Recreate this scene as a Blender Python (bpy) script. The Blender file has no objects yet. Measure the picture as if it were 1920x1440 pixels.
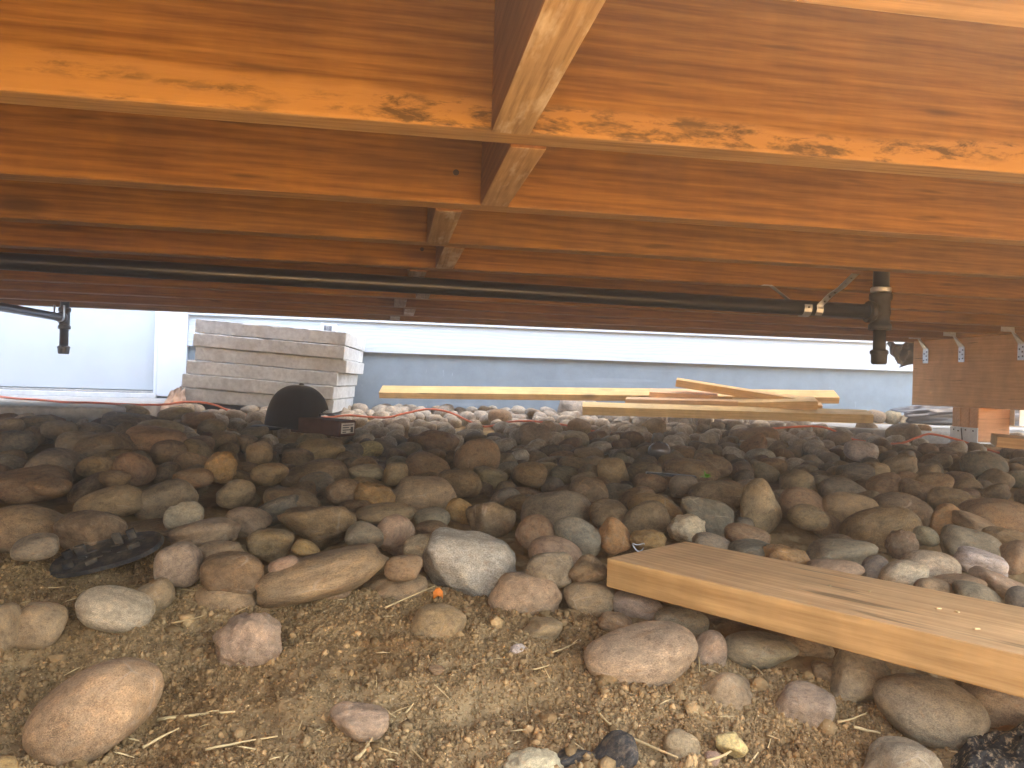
import bpy, bmesh, math, random
import numpy as np
from mathutils import Vector, Matrix

random.seed(7)
rng = np.random.default_rng(11)
S = bpy.context.scene
COL = S.collection

# ------------------------------------------------------------------ camera
F, YAW, ROLL, CZ = 1443.0, math.radians(9.0), math.radians(1.7), 0.45   # focal length in photo pixels, height of the lens
f_ = np.array([math.sin(YAW), math.cos(YAW), 0.0])
r0 = np.array([math.cos(YAW), -math.sin(YAW), 0.0])
z0 = np.array([0.0, 0.0, 1.0])
r_ = r0 * math.cos(ROLL) + z0 * math.sin(ROLL)
u_ = -r0 * math.sin(ROLL) + z0 * math.cos(ROLL)
cam = bpy.data.objects.new("camera", bpy.data.cameras.new("camera"))
COL.objects.link(cam)
cam.data.sensor_width = 36.0
cam.data.lens = F / 1920 * 36
cam.data.clip_start, cam.data.clip_end = 0.02, 600
cam.matrix_world = Matrix(((r_[0], u_[0], -f_[0], 0), (r_[1], u_[1], -f_[1], 0), (r_[2], u_[2], -f_[2], CZ), (0, 0, 0, 1)))
S.camera = cam

# ------------------------------------------------------------------ light
SUN_EL, SUN_AZ = math.radians(54), math.radians(60)     # the sun stands behind the house (+Y), to the right
w = bpy.data.worlds.new("World"); S.world = w; w.use_nodes = True
nt = w.node_tree; nt.nodes.clear()
out = nt.nodes.new("ShaderNodeOutputWorld"); bg = nt.nodes.new("ShaderNodeBackground")
sky = nt.nodes.new("ShaderNodeTexSky"); sky.sky_type = 'NISHITA'; sky.sun_disc = False
sky.sun_elevation = SUN_EL; sky.sun_rotation = SUN_AZ
bg.inputs[1].default_value = 0.15
nt.links.new(sky.outputs[0], bg.inputs[0]); nt.links.new(bg.outputs[0], out.inputs[0])
sl = bpy.data.lights.new("sun", 'SUN'); sl.energy = 4.5; sl.angle = math.radians(0.5); sl.color = (1.0, 0.90, 0.74)
so = bpy.data.objects.new("sun", sl); COL.objects.link(so)
sd = Vector((math.sin(SUN_AZ) * math.cos(SUN_EL), math.cos(SUN_AZ) * math.cos(SUN_EL), math.sin(SUN_EL)))
so.rotation_euler = (-sd).to_track_quat('-Z', 'Y').to_euler(); so.location = (0, 0, 8)
S.view_settings.view_transform = 'Standard'; S.view_settings.look = 'None'
S.view_settings.gamma = 1.0; S.view_settings.use_curve_mapping = False
S.view_settings.exposure = 4.02
S.view_settings.use_white_balance = True
S.view_settings.white_balance_temperature = 8600; S.view_settings.white_balance_tint = 14
S.render.engine = 'CYCLES'
cy = S.cycles
cy.use_denoising = True
cy.max_bounces, cy.diffuse_bounces, cy.glossy_bounces = 10, 7, 3
cy.caustics_reflective = cy.caustics_refractive = False
cy.sample_clamp_indirect = 6.0
cy.volume_bounces = 1
HAZE = 0.042

# ------------------------------------------------------------------ helpers
def ray(x, y):
    """direction (per metre of forward depth) through a point of the photograph"""
    return f_ + (x - 960) / F * r_ - (y - 720) / F * u_
def at(x, y, d):
    p = ray(x, y) * d
    return np.array([p[0], p[1], p[2] + CZ])
def project(p):
    q = np.array(p) - np.array([0, 0, CZ])
    d = q @ f_
    return 960 + F * (q @ r_) / d, 720 - F * (q @ u_) / d, d
def depth(X, Y):
    return X * f_[0] + Y * f_[1]

def tag(o, label=None, cat=None, group=None, kind=None):
    for k, v in (("label", label), ("category", cat), ("group", group), ("kind", kind)):
        if v: o[k] = v
    return o
def link(name, me, mat=None, parent=None, loc=None):
    o = bpy.data.objects.new(name, me); COL.objects.link(o)
    if mat is not None:
        for m in (mat if isinstance(mat, (list, tuple)) else [mat]): me.materials.append(m)
    if parent is not None: o.parent = parent
    if loc is not None: o.location = loc
    return o
def empty(name, loc=(0, 0, 0), label=None, cat=None, group=None):
    o = bpy.data.objects.new(name, None); COL.objects.link(o); o.location = loc
    o.empty_display_size = 0.05
    return tag(o, label, cat, group)
def bm_mesh(bm, name, smooth=False):
    me = bpy.data.meshes.new(name); bm.to_mesh(me); bm.free()
    if smooth:
        me.polygons.foreach_set("use_smooth", [True] * len(me.polygons))
    return me
def add_box(bm, lo, hi, mat=0, bev=0.0, M=None, seg=1):
    r = bmesh.ops.create_cube(bm, size=1.0)
    vs = r["verts"]
    for v in vs:
        v.co = Vector([lo[i] + (v.co[i] + 0.5) * (hi[i] - lo[i]) for i in range(3)])
    fs = set(f for v in vs for f in v.link_faces)
    for f in fs: f.material_index = mat
    if bev > 0:
        es = list(set(e for v in vs for e in v.link_edges))
        rr = bmesh.ops.bevel(bm, geom=es, offset=bev, segments=seg, affect='EDGES', profile=0.6)
        vs = list(set(v for f in rr["faces"] for v in f.verts) | set(v for v in vs if v.is_valid))
        for f in rr["faces"]: f.material_index = mat
    if M is not None:
        for v in vs:
            if v.is_valid: v.co = M @ v.co
    return vs
def box(name, lo, hi, mat, parent=None, bev=0.0, loc=(0, 0, 0)):
    bm = bmesh.new(); add_box(bm, lo, hi, 0, bev)
    return link(name, bm_mesh(bm, name), mat, parent, loc)
def tube_bm(bm, pts, rad, seg=16, cap=True, mat=0):
    pts = [Vector(p) for p in pts]
    rings = []
    up = Vector((0, 0, 1))
    for i, p in enumerate(pts):
        t = (pts[min(i + 1, len(pts) - 1)] - pts[max(i - 1, 0)]).normalized()
        a = t.cross(up)
        if a.length < 1e-3: a = t.cross(Vector((0, 1, 0)))
        a.normalize(); b = t.cross(a).normalized()
        R = rad[i] if isinstance(rad, (list, tuple)) else rad
        rings.append([bm.verts.new(p + a * R * math.cos(k * 2 * math.pi / seg) + b * R * math.sin(k * 2 * math.pi / seg)) for k in range(seg)])
    for i in range(len(rings) - 1):
        for k in range(seg):
            fc = bm.faces.new((rings[i][k], rings[i][(k + 1) % seg], rings[i + 1][(k + 1) % seg], rings[i + 1][k]))
            fc.smooth = True; fc.material_index = mat
    if cap:
        for rg in (rings[0][::-1], rings[-1]):
            fc = bm.faces.new(rg); fc.material_index = mat
    bmesh.ops.recalc_face_normals(bm, faces=bm.faces)
def tube(name, pts, rad, mat, parent=None, seg=16):
    bm = bmesh.new(); tube_bm(bm, pts, rad, seg)
    return link(name, bm_mesh(bm, name), mat, parent)
def lathe(name, prof, mat, parent=None, M=None, seg=20, smooth=False):
    """profile of (radius, height) spun about z"""
    bm = bmesh.new(); rings = []
    for r, z in prof:
        rings.append([bm.verts.new((r * math.cos(k * 2 * math.pi / seg), r * math.sin(k * 2 * math.pi / seg), z)) for k in range(seg)])
    for i in range(len(rings) - 1):
        for k in range(seg):
            fc = bm.faces.new((rings[i][k], rings[i][(k + 1) % seg], rings[i + 1][(k + 1) % seg], rings[i + 1][k])); fc.smooth = smooth
    bm.faces.new(rings[0][::-1]); bm.faces.new(rings[-1])
    if M is not None: bm.transform(M)
    bmesh.ops.recalc_face_normals(bm, faces=bm.faces)
    return link(name, bm_mesh(bm, name), mat, parent)
def np_mesh(name, V, T):
    me = bpy.data.meshes.new(name)
    V = np.asarray(V, np.float32); T = np.asarray(T, np.int32); k = T.shape[1]
    me.vertices.add(len(V)); me.vertices.foreach_set("co", V.ravel())
    me.loops.add(T.size); me.loops.foreach_set("vertex_index", T.ravel())
    me.polygons.add(len(T))
    me.polygons.foreach_set("loop_start", np.arange(0, T.size, k, dtype=np.int32))
    me.update(calc_edges=True)
    return me
def shade_smooth(me):
    me.polygons.foreach_set("use_smooth", np.ones(len(me.polygons), bool)); me.update()

# lattice noise for terrain
_lat = rng.random((257, 257))
def vnoise(x, y):
    x = np.asarray(x, float); y = np.asarray(y, float)
    xi = np.floor(x).astype(int); yi = np.floor(y).astype(int)
    fx = x - xi; fy = y - yi
    fx = fx * fx * (3 - 2 * fx); fy = fy * fy * (3 - 2 * fy)
    a = _lat[xi % 256, yi % 256]; b = _lat[(xi + 1) % 256, yi % 256]
    c = _lat[xi % 256, (yi + 1) % 256]; d = _lat[(xi + 1) % 256, (yi + 1) % 256]
    return (a * (1 - fx) + b * fx) * (1 - fy) + (c * (1 - fx) + d * fx) * fy - 0.5
def fbm(x, y, sc, octv):
    t = 0; amp = 1
    for i in range(octv):
        t = t + amp * vnoise(np.asarray(x) * sc + 17.3 * i + 40, np.asarray(y) * sc - 9.1 * i + 80); sc *= 2.07; amp *= 0.5
    return t

# ------------------------------------------------------------------ materials
class NT:
    def __init__(s, name):
        s.m = bpy.data.materials.new(name); s.m.use_nodes = True
        s.t = s.m.node_tree; s.t.nodes.clear()
        s.o = s.t.nodes.new("ShaderNodeOutputMaterial"); s.b = s.t.nodes.new("ShaderNodeBsdfPrincipled")
        s.t.links.new(s.b.outputs[0], s.o.inputs[0])
    def n(s, typ, **kw):
        x = s.t.nodes.new(typ)
        for k, v in kw.items():
            if k.startswith("i_"): x.inputs[k[2:].replace("_", " ")].default_value = v
            else: setattr(x, k, v)
        return x
    def l(s, a, b): s.t.links.new(a, b)
    def coords(s, scale=(1, 1, 1), kind="Object", rand=True):
        tc = s.n("ShaderNodeTexCoord"); mp = s.n("ShaderNodeMapping")
        mp.inputs["Scale"].default_value = scale
        s.l(tc.outputs[kind], mp.inputs["Vector"])
        if rand:
            oi = s.n("ShaderNodeObjectInfo"); mu = s.n("ShaderNodeVectorMath", operation='SCALE')
            mu.inputs[0].default_value = (37.0, 91.0, 53.0); s.l(oi.outputs["Random"], mu.inputs["Scale"])
            s.l(mu.outputs[0], mp.inputs["Location"])
        return mp.outputs[0]
    def noise(s, co, scale, detail=4, rough=0.55, dist=0.0):
        x = s.n("ShaderNodeTexNoise"); x.inputs["Scale"].default_value = scale; x.inputs["Detail"].default_value = detail
        x.inputs["Roughness"].default_value = rough; x.inputs["Distortion"].default_value = dist
        s.l(co, x.inputs["Vector"]); return x.outputs["Fac"]
    def ramp(s, fac, stops):
        x = s.n("ShaderNodeValToRGB"); e = x.color_ramp.elements
        while len(e) < len(stops): e.new(0.5)
        for el, (p, c) in zip(e, stops):
            el.position = p; el.color = (c, c, c, 1) if isinstance(c, (int, float)) else (*c, 1)
        s.l(fac, x.inputs[0]); return x.outputs[0]
    def mix(s, fac, a, b, mode='MIX'):
        x = s.n("ShaderNodeMix", data_type='RGBA', blend_type=mode)
        for v, i in ((fac, 0), (a, 6), (b, 7)):
            if isinstance(v, (int, float)): x.inputs[i].default_value = v
            elif isinstance(v, tuple): x.inputs[i].default_value = (*v, 1)
            else: s.l(v, x.inputs[i])
        return x.outputs[2]
    def math(s, op, a, b):
        x = s.n("ShaderNodeMath", operation=op)
        for v, i in ((a, 0), (b, 1)):
            if isinstance(v, (int, float)): x.inputs[i].default_value = v
            else: s.l(v, x.inputs[i])
        return x.outputs[0]
    def bump(s, h, strength=0.3, dist=0.01):
        x = s.n("ShaderNodeBump"); x.inputs["Strength"].default_value = strength; x.inputs["Distance"].default_value = dist
        s.l(h, x.inputs["Height"]); s.l(x.outputs[0], s.b.inputs["Normal"])
    def base(s, c, rough=0.8, spec=0.3, metal=0.0):
        if isinstance(c, tuple): s.b.inputs["Base Color"].default_value = (*c, 1)
        else: s.l(c, s.b.inputs["Base Color"])
        s.b.inputs["Roughness"].default_value = rough; s.b.inputs["Specular IOR Level"].default_value = spec
        s.b.inputs["Metallic"].default_value = metal

def plain(name, c, rough=0.7, spec=0.3, metal=0.0, var=0.25, sc=30, bump=0.1, bd=0.002):
    m = NT(name); co = m.coords()
    n1 = m.noise(co, sc, 5); n2 = m.noise(co, sc * 0.17, 3)
    f = m.ramp(n1, [(0.3, 1 - var), (0.7, 1 + var * 0.6)]); g = m.ramp(n2, [(0.3, 1 - var * 0.7), (0.7, 1.0 + var * 0.5)])
    m.base(m.mix(1.0, m.mix(1.0, c, f, 'MULTIPLY'), g, 'MULTIPLY'), rough, spec, metal)
    if bump: m.bump(n1, bump, bd)
    return m.m

def wood(name, dark, light, streak=0.5, rough=0.65, spec=0.25, fleck=True, stain=None, gs=1.0, grey=None):
    """softwood, grain along the object's x axis; coordinates are metres"""
    m = NT(name)
    cg = m.coords((5 * gs, 95 * gs, 95 * gs)); cw = m.coords((0.22 * gs, 7 * gs, 7 * gs)); cb = m.coords((1.6, 9, 9)); cf = m.coords((16, 330, 330))
    rings = m.n("ShaderNodeTexWave", wave_type='BANDS', bands_direction='DIAGONAL')
    rings.inputs["Scale"].default_value = 6.5; rings.inputs["Distortion"].default_value = 9.0; rings.inputs["Detail"].default_value = 4.0
    rings.inputs["Detail Scale"].default_value = 1.0; rings.inputs["Detail Roughness"].default_value = 0.62; m.l(cw, rings.inputs["Vector"])
    g1 = m.noise(cg, 1.0, 5, 0.62, 0.25); g2 = m.noise(cf, 1.0, 3, 0.6); bl = m.noise(cb, 1.0, 5, 0.62, 0.3)
    fac = m.math('ADD', m.math('MULTIPLY', g1, 0.52), m.math('MULTIPLY', rings.outputs["Fac"], 0.11))
    fac = m.math('ADD', fac, m.math('MULTIPLY', g2, 0.34))
    c = m.mix(m.ramp(fac, [(0.36, 0.0), (0.62, 1.0)]), dark, light)
    c = m.mix(0.85, c, m.ramp(bl, [(0.30, (1 - streak * 0.50, 1 - streak * 0.58, 1 - streak * 0.66)), (0.70, (1.12, 1.1, 1.06))]), 'MULTIPLY')
    # faint upright chatter of the planer
    ch = m.noise(m.coords((16, 9, 9)), 1.0, 4, 0.6)
    c = m.mix(0.6, c, m.ramp(ch, [(0.35, 0.80), (0.65, 1.16)]), 'MULTIPLY')
    oi = m.n("ShaderNodeObjectInfo")
    c = m.mix(1.0, c, m.ramp(oi.outputs["Random"], [(0.0, (0.78, 0.74, 0.72)), (0.35, (1.0, 1.0, 1.0)), (0.7, (0.92, 0.84, 0.8)), (1.0, (1.12, 1.1, 1.08))]), 'MULTIPLY')
    if fleck:
        fl = m.noise(m.coords((6, 60, 60)), 1.0, 2, 0.5)
        c = m.mix(m.ramp(fl, [(0.66, 0.0), (0.74, 0.75)]), c, tuple(x * 0.35 for x in dark))
        # scattered knots
        vo = m.n("ShaderNodeTexVoronoi", feature='F1'); vo.inputs["Scale"].default_value = 1.0
        m.l(m.coords((2.2, 7.5, 7.5)), vo.inputs["Vector"])
        kn = m.ramp(vo.outputs["Distance"], [(0.05, 1.0), (0.13, 0.0)])
        c = m.mix(m.math('MULTIPLY', kn, 0.75), c, tuple(x * 0.3 for x in dark))
    if stain:
        zlo, zhi, pale, mould = stain
        tc = m.n("ShaderNodeTexCoord"); sp = m.n("ShaderNodeSeparateXYZ"); m.l(tc.outputs["Object"], sp.inputs[0])
        edge = m.noise(m.coords((3, 9, 9), rand=False), 1.0, 5, 0.6)
        zz = m.math('ADD', sp.outputs["Z"], m.math('MULTIPLY', m.math('SUBTRACT', edge, 0.5), 0.045))
        mr = m.n("ShaderNodeMapRange"); m.l(zz, mr.inputs[0])
        mr.inputs[1].default_value, mr.inputs[2].default_value, mr.inputs[3].default_value, mr.inputs[4].default_value = zlo, zhi, 1.0, 0.0
        band = m.ramp(mr.outputs[0], [(0.40, 0.0), (0.52, 1.0)])
        c = m.mix(m.math('MULTIPLY', band, 0.75), c, pale)
        mo = m.noise(m.coords((22, 75, 75), rand=False), 1.0, 6, 0.72, 0.3); mo2 = m.noise(m.coords((2.7, 17, 17), rand=False), 1.0, 4, 0.65)
        mk = m.math('MULTIPLY', m.math('MULTIPLY', m.ramp(mo, [(0.47, 0.0), (0.60, 1.0)]), m.ramp(mo2, [(0.47, 0.0), (0.56, 1.0)])), band)
        c = m.mix(m.math('MULTIPLY', mk, 0.82), c, mould)
    if grey:
        gn = m.noise(m.coords((7, 30, 30)), 1.0, 5, 0.65)
        c = m.mix(m.ramp(gn, [(0.52, 0.0), (0.66, 0.8)]), c, grey)
    m.base(c, rough, spec)
    m.bump(m.math('ADD', g1, m.math('MULTIPLY', g2, 0.6)), 0.25, 0.0015)
    return m.m

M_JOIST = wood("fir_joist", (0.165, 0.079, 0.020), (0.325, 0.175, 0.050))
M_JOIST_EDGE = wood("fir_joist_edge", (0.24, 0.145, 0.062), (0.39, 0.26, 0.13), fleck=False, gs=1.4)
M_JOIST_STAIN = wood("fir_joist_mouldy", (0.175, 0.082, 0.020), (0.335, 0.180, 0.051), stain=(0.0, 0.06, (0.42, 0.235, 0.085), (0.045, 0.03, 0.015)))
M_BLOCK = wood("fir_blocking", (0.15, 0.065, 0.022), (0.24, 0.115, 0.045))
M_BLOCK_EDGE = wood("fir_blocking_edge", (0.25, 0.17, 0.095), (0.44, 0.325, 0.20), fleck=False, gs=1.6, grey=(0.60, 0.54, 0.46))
M_BEAM = wood("fir_beam", (0.60, 0.345, 0.18), (0.72, 0.44, 0.25), streak=0.25)
M_POST = wood("fir_post", (0.56, 0.31, 0.17), (0.68, 0.40, 0.23), streak=0.3)
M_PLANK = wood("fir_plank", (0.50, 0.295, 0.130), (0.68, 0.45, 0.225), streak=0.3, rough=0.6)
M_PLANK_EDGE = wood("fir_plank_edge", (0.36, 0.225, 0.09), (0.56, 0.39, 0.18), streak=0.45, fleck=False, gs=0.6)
M_LUMBER = wood("pine_lumber", (0.60, 0.42, 0.18), (0.76, 0.58, 0.30), streak=0.2)
M_LUMBER_O = wood("pine_lumber_orange", (0.60, 0.36, 0.14), (0.76, 0.50, 0.22), streak=0.2)
M_LUMBER_R = wood("fir_lumber_red", (0.56, 0.34, 0.18), (0.70, 0.47, 0.27), streak=0.2)
M_IRON = plain("black_iron", (0.010, 0.013, 0.018), 0.30, 0.55, 0.0, 0.4, 60, 0.12)
M_IRON_RUST = plain("dusty_iron", (0.036, 0.035, 0.034), 0.55, 0.4, 0.3, 0.5, 40, 0.3)
M_ZINC = plain("galvanised_steel", (0.62, 0.64, 0.65), 0.38, 0.5, 0.85, 0.15, 80, 0.05)
M_WHITEMETAL = plain("bright_zinc_plate", (0.72, 0.74, 0.74), 0.5, 0.5, 0.3, 0.1, 60, 0.05)
M_BLACKHOLE = plain("dark_nail", (0.05, 0.045, 0.04), 0.6)
M_BRASS = plain("brass_screw", (0.75, 0.6, 0.18), 0.3, 0.5, 0.9, 0.1)
M_CONC = plain("grey_concrete", (0.42, 0.41, 0.38), 0.9, 0.2, 0, 0.22, 70, 0.35)
M_PAVER = plain("paver_concrete", (0.58, 0.605, 0.595), 0.92, 0.2, 0, 0.2, 60, 0.5, 0.003)
def found_mat():
    m = NT("painted_foundation"); co = m.coords(rand=False)
    a_ = m.noise(co, 9, 5, .65); b_ = m.noise(co, 55, 4, .6); s_ = m.noise(m.coords((30, 30, 11), rand=False), 1.0, 3, .55)
    c = m.mix(1.0, (0.225, 0.275, 0.30), m.ramp(a_, [(.3, .84), (.7, 1.14)]), 'MULTIPLY')
    c = m.mix(m.ramp(s_, [(.68, 0.0), (.74, .6)]), c, (.55, .58, .6))
    c = m.mix(m.ramp(m.noise(m.coords((1.2, 1, 26), rand=False), 1.0, 3), [(.62, 0.0), (.72, .25)]), c, (.42, .46, .48))
    m.base(c, .85, .25); m.bump(b_, .2, .003); return m.m
M_FOUND = found_mat()
M_TRIM = plain("white_trim", (0.66, 0.70, 0.73), 0.55, 0.35, 0, 0.04, 12, 0.03)
M_DOOR = plain("door_panel", (0.46, 0.515, 0.54), 0.6, 0.35, 0, 0.05, 6, 0.03)
M_BLACKPLASTIC = plain("black_plastic", (0.022, 0.023, 0.025), 0.42, 0.5, 0, 0.4, 40, 0.1)
def dusty_plastic():
    m = NT("dusty_black_plastic"); co = m.coords()
    m.base(m.mix(m.ramp(m.noise(co, 45, 5, .7), [(.46, 0.0), (.68, .55)]), (0.018, 0.018, 0.019), (.20, .155, .10)), .6, .35)
    m.bump(m.noise(co, 90, 4), .25, .002); return m.m
M_DUSTY = dusty_plastic()
M_SHEET = plain("black_polythene", (0.075, 0.08, 0.09), 0.28, 0.6, 0, 0.2, 20, 0.05)
M_CAP = plain("black_cotton", (0.016, 0.018, 0.021), 0.9, 0.15, 0, 0.25, 180, 0.4, 0.001)
M_CAP.node_tree.nodes["Principled BSDF"].inputs["Sheen Weight"].default_value = 0.25
M_CORD = plain("orange_cord", (0.74, 0.17, 0.075), 0.5, 0.4, 0, 0.1)
M_BOX = plain("red_brown_box", (0.085, 0.040, 0.028), 0.8, 0.25, 0, 0.3, 50, 0.2)
M_LABEL = plain("pale_label", (0.62, 0.58, 0.5), 0.7)
M_INK = plain("dark_ink", (0.03, 0.03, 0.03), 0.8)
M_PAPER = plain("beige_paper", (0.60, 0.42, 0.30), 0.9, 0.15, 0, 0.15, 12, 0.1)
M_STRAW = plain("dry_straw", (0.56, 0.40, 0.19), 0.7, 0.3, 0, 0.2, 60, 0)
M_GREEN = plain("green_leaf", (0.10, 0.30, 0.03), 0.6)
M_ORANGE = plain("orange_peel", (0.80, 0.22, 0.03), 0.6)
M_WRAP = plain("smoky_plastic_wrap", (0.10, 0.085, 0.075), 0.15, 0.7, 0, 0.3)
M_DECK = wood("deck_boards", (0.30, 0.16, 0.07), (0.42, 0.25, 0.12))

def siding_mat():
    m = NT("white_siding")
    co = m.coords((0.9, 6, 6))
    wv = m.n("ShaderNodeTexWave", wave_type='BANDS', bands_direction='Z'); wv.inputs["Scale"].default_value = 2.6
    wv.inputs["Distortion"].default_value = 16; wv.inputs["Detail"].default_value = 4; wv.inputs["Detail Scale"].default_value = 0.5
    m.l(co, wv.inputs["Vector"])
    n = m.noise(co, 2, 4)
    m.base(m.mix(m.ramp(wv.outputs["Fac"], [(0.0, 0.5), (0.12, 0.0)]), (0.48, 0.515, 0.525), (0.33, 0.365, 0.385)), 0.6, 0.3)
    m.bump(wv.outputs["Fac"], 0.25, 0.002); return m.m
M_SIDING = siding_mat()

def stone_mat(name, island=False, gran=1.0, pale=False):
    m = NT(name)
    if island:
        ge = m.n("ShaderNodeNewGeometry")
        c0 = m.ramp(ge.outputs["Random Per Island"], [(0.0, (0.15, 0.09, 0.048)), (0.16, (0.21, 0.135, 0.075)), (0.32, (0.185, 0.155, 0.115)), (0.46, (0.25, 0.175, 0.10)),
                    (0.6, (0.13, 0.105, 0.075)), (0.72, (0.24, 0.145, 0.095)), (0.84, (0.17, 0.155, 0.125)), (1.0, (0.30, 0.225, 0.14))])
        if pale: c0 = m.mix(0.7, c0, (0.62, 0.55, 0.45))  # daylight of the open strip mixed into the stone colour
        co = m.coords((18, 18, 18), rand=False)
    else:
        oi = m.n("ShaderNodeObjectInfo"); c0 = oi.outputs["Color"]
        co = m.coords((1, 1, 1))
    big = m.noise(co, 1.3, 4, 0.6, 0.6); mid = m.noise(co, 5.5, 5, 0.65, 0.3); fine = m.noise(co, 34, 3, 0.7)
    c = m.mix(1.0, c0, m.ramp(big, [(0.28, (0.62, 0.60, 0.58)), (0.5, (1, 1, 1)), (0.74, (1.32, 1.26, 1.16))]), 'MULTIPLY')
    c = m.mix(0.7, c, m.ramp(mid, [(0.32, (0.54, 0.49, 0.43)), (0.50, (1.02, 1.0, 0.96)), (0.68, (1.40, 1.32, 1.18))]), 'MULTIPLY')
    # grains of the rock
    c = m.mix(0.8 * gran, c, m.ramp(fine, [(0.35, 0.50), (0.5, 1.05), (0.65, 1.5)]), 'MULTIPLY')
    # rusty patches and pale mineral veins
    ru = m.noise(co, 2.1, 3, 0.6, 1.2)
    c = m.mix(m.ramp(ru, [(0.60, 0.0), (0.74, 0.5)]), c, (0.36, 0.19, 0.08))
    ve = m.n("ShaderNodeTexVoronoi", feature='DISTANCE_TO_EDGE'); ve.inputs["Scale"].default_value = 0.75
    wob = m.mix(0.35, co, m.n("ShaderNodeTexNoise").outputs["Color"]) if False else co
    m.l(wob, ve.inputs["Vector"])
    c = m.mix(m.math('MULTIPLY', m.ramp(ve.outputs["Distance"], [(0.0, 1.0), (0.022, 0.0)]), m.ramp(big, [(0.5, 0.0), (0.62, 0.4)])), c, (0.52, 0.45, 0.36))
    # dust clinging in patches
    du = m.noise(co, 3.1, 6, 0.7)
    c = m.mix(m.ramp(du, [(0.46, 0.0), (0.70, 0.5)]), c, (0.33, 0.245, 0.15))
    m.base(c if not island else m.mix(1.0, c, (0.8, 0.78, 0.76), "MULTIPLY"), 0.78, 0.28)
    m.bump(m.math('ADD', m.math('MULTIPLY', mid, 0.8), m.math('MULTIPLY', fine, 0.5)), 0.45, 0.055 if not island else 0.004)
    return m.m
M_STONE = stone_mat("river_stone")
M_STONE_S = stone_mat("speckled_stone", gran=1.6)
M_STONE_I = stone_mat("river_stone_mixed", island=True)
M_STONE_DAYLIT = stone_mat("river_stone_daylit", island=True, pale=True)

def soil_mat(name, island=False):
    m = NT(name); co = m.coords((1, 1, 1), rand=False)
    n1 = m.noise(co, 6, 5, 0.6); n2 = m.noise(co, 55, 5, 0.7); n3 = m.noise(co, 260, 3, 0.6)
    c = m.mix(m.ramp(n1, [(0.36, 0.0), (0.62, 1.0)]), (0.225, 0.130, 0.055), (0.365, 0.247, 0.120))
    c = m.mix(0.8, c, m.ramp(n2, [(0.3, 0.68), (0.7, 1.22)]), 'MULTIPLY')
    c = m.mix(m.ramp(n3, [(0.64, 0.0), (0.72, 0.7)]), c, (0.60, 0.47, 0.29))
    if island:
        ge = m.n("ShaderNodeNewGeometry")
        c = m.mix(1.0, c, m.ramp(ge.outputs["Random Per Island"], [(0.0, (0.62, 0.58, 0.52)), (0.35, (0.95, 0.93, 0.9)), (0.75, (1.15, 1.12, 1.08)), (0.94, (1.4, 1.35, 1.28)), (1.0, (2.0, 1.85, 1.7))]), 'MULTIPLY')
    m.base(c, 0.95, 0.12)
    m.bump(m.math('ADD', n2, m.math('MULTIPLY', n3, 0.5)), 0.7, 0.006)
    return m.m
M_SOIL = soil_mat("tan_soil"); M_CRUMB = soil_mat("soil_crumbs", True)

# ------------------------------------------------------------------ ground
GD = np.array([-50, .45, .7, .8, .9, 1.0, 1.15, 1.5, 2.0, 2.6, 3.1, 3.8, 4.2, 60])
GZ = np.array([-.385, -.380, -.357, -.337, -.318, -.302, -.292, -.285, -.270, -.248, -.212, -.178, -.16, -.16]) + CZ
TD = np.array([0.3, .7, .85, 1.0, 1.15, 1.5, 2.0, 2.6, 3.1, 3.8, 4.2])
TZ = np.array([-.30, -.285, -.265, -.248, -.238, -.222, -.205, -.185, -.157, -.117, -.10]) + CZ
def rise(d, u): return .048 * np.clip((-u - .22) / .22, 0, 1) * np.clip((d - 1.5) / .8, 0, 1)
def g_of(d): return np.interp(d, GD, GZ)
def t_of(d): return np.interp(d, TD, TZ)
BX = np.array([-200, 0, 100, 200, 310, 400, 480, 620, 800, 950, 1060, 1180, 1320, 1500, 1640, 1760, 1920, 2200])
BY = np.array([1010, 1030, 1005, 990, 1045, 1100, 1120, 1110, 1120, 1150, 1170, 1190, 1250, 1280, 1330, 1370, 1400, 1430])
def ground_z(X, Y):
    d = depth(X, Y)
    z = g_of(d) + rise(d, (X * r0[0] + Y * r0[1]) / np.maximum(d, .2)) * np.clip((2.9 - Y) / .2, 0, 1)
    near = np.clip((2.2 - d) / 0.8, 0, 1) * np.clip((d + 1.5) / 1.0, 0, 1)
    z = z + near * (fbm(X, Y, 5, 3) * 0.022 + fbm(X, Y, 24, 3) * 0.012 + fbm(X, Y, 90, 2) * 0.006)
    # the dug hollow in front of the stones at the left, beside the big boulder
    z = z - 0.022 * np.exp(-(((X + .36) / .10) ** 2 + ((Y - .93) / .07) ** 2))
    z = z - 0.018 * np.exp(-(((X - .10) / .09) ** 2 + ((Y - .80) / .03) ** 2))
    return z
gx = np.concatenate([-np.geomspace(1.0, 80, 30)[::-1] - 0.05, np.arange(-1.0, 1.15, 0.0045), np.geomspace(1.2, 80, 30)])
gy = np.concatenate([-np.geomspace(0.3, 80, 24)[::-1], np.arange(-0.25, 0.45, 0.06), np.arange(0.48, 1.45, 0.0045), np.arange(1.47, 4.3, 0.03), np.geomspace(4.4, 80, 20)])
X, Y = np.meshgrid(gx, gy, indexing='ij')
V = np.stack([X, Y, ground_z(X, Y)], -1).reshape(-1, 3)
ny = len(gy); i, j = np.meshgrid(np.arange(len(gx) - 1), np.arange(ny - 1), indexing='ij')
T = np.stack([i * ny + j, (i + 1) * ny + j, (i + 1) * ny + j + 1, i * ny + j + 1], -1).reshape(-1, 4)
me = np_mesh("ground", V, T); shade_smooth(me)
tag(link("ground", me, M_SOIL), kind="structure")

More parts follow.
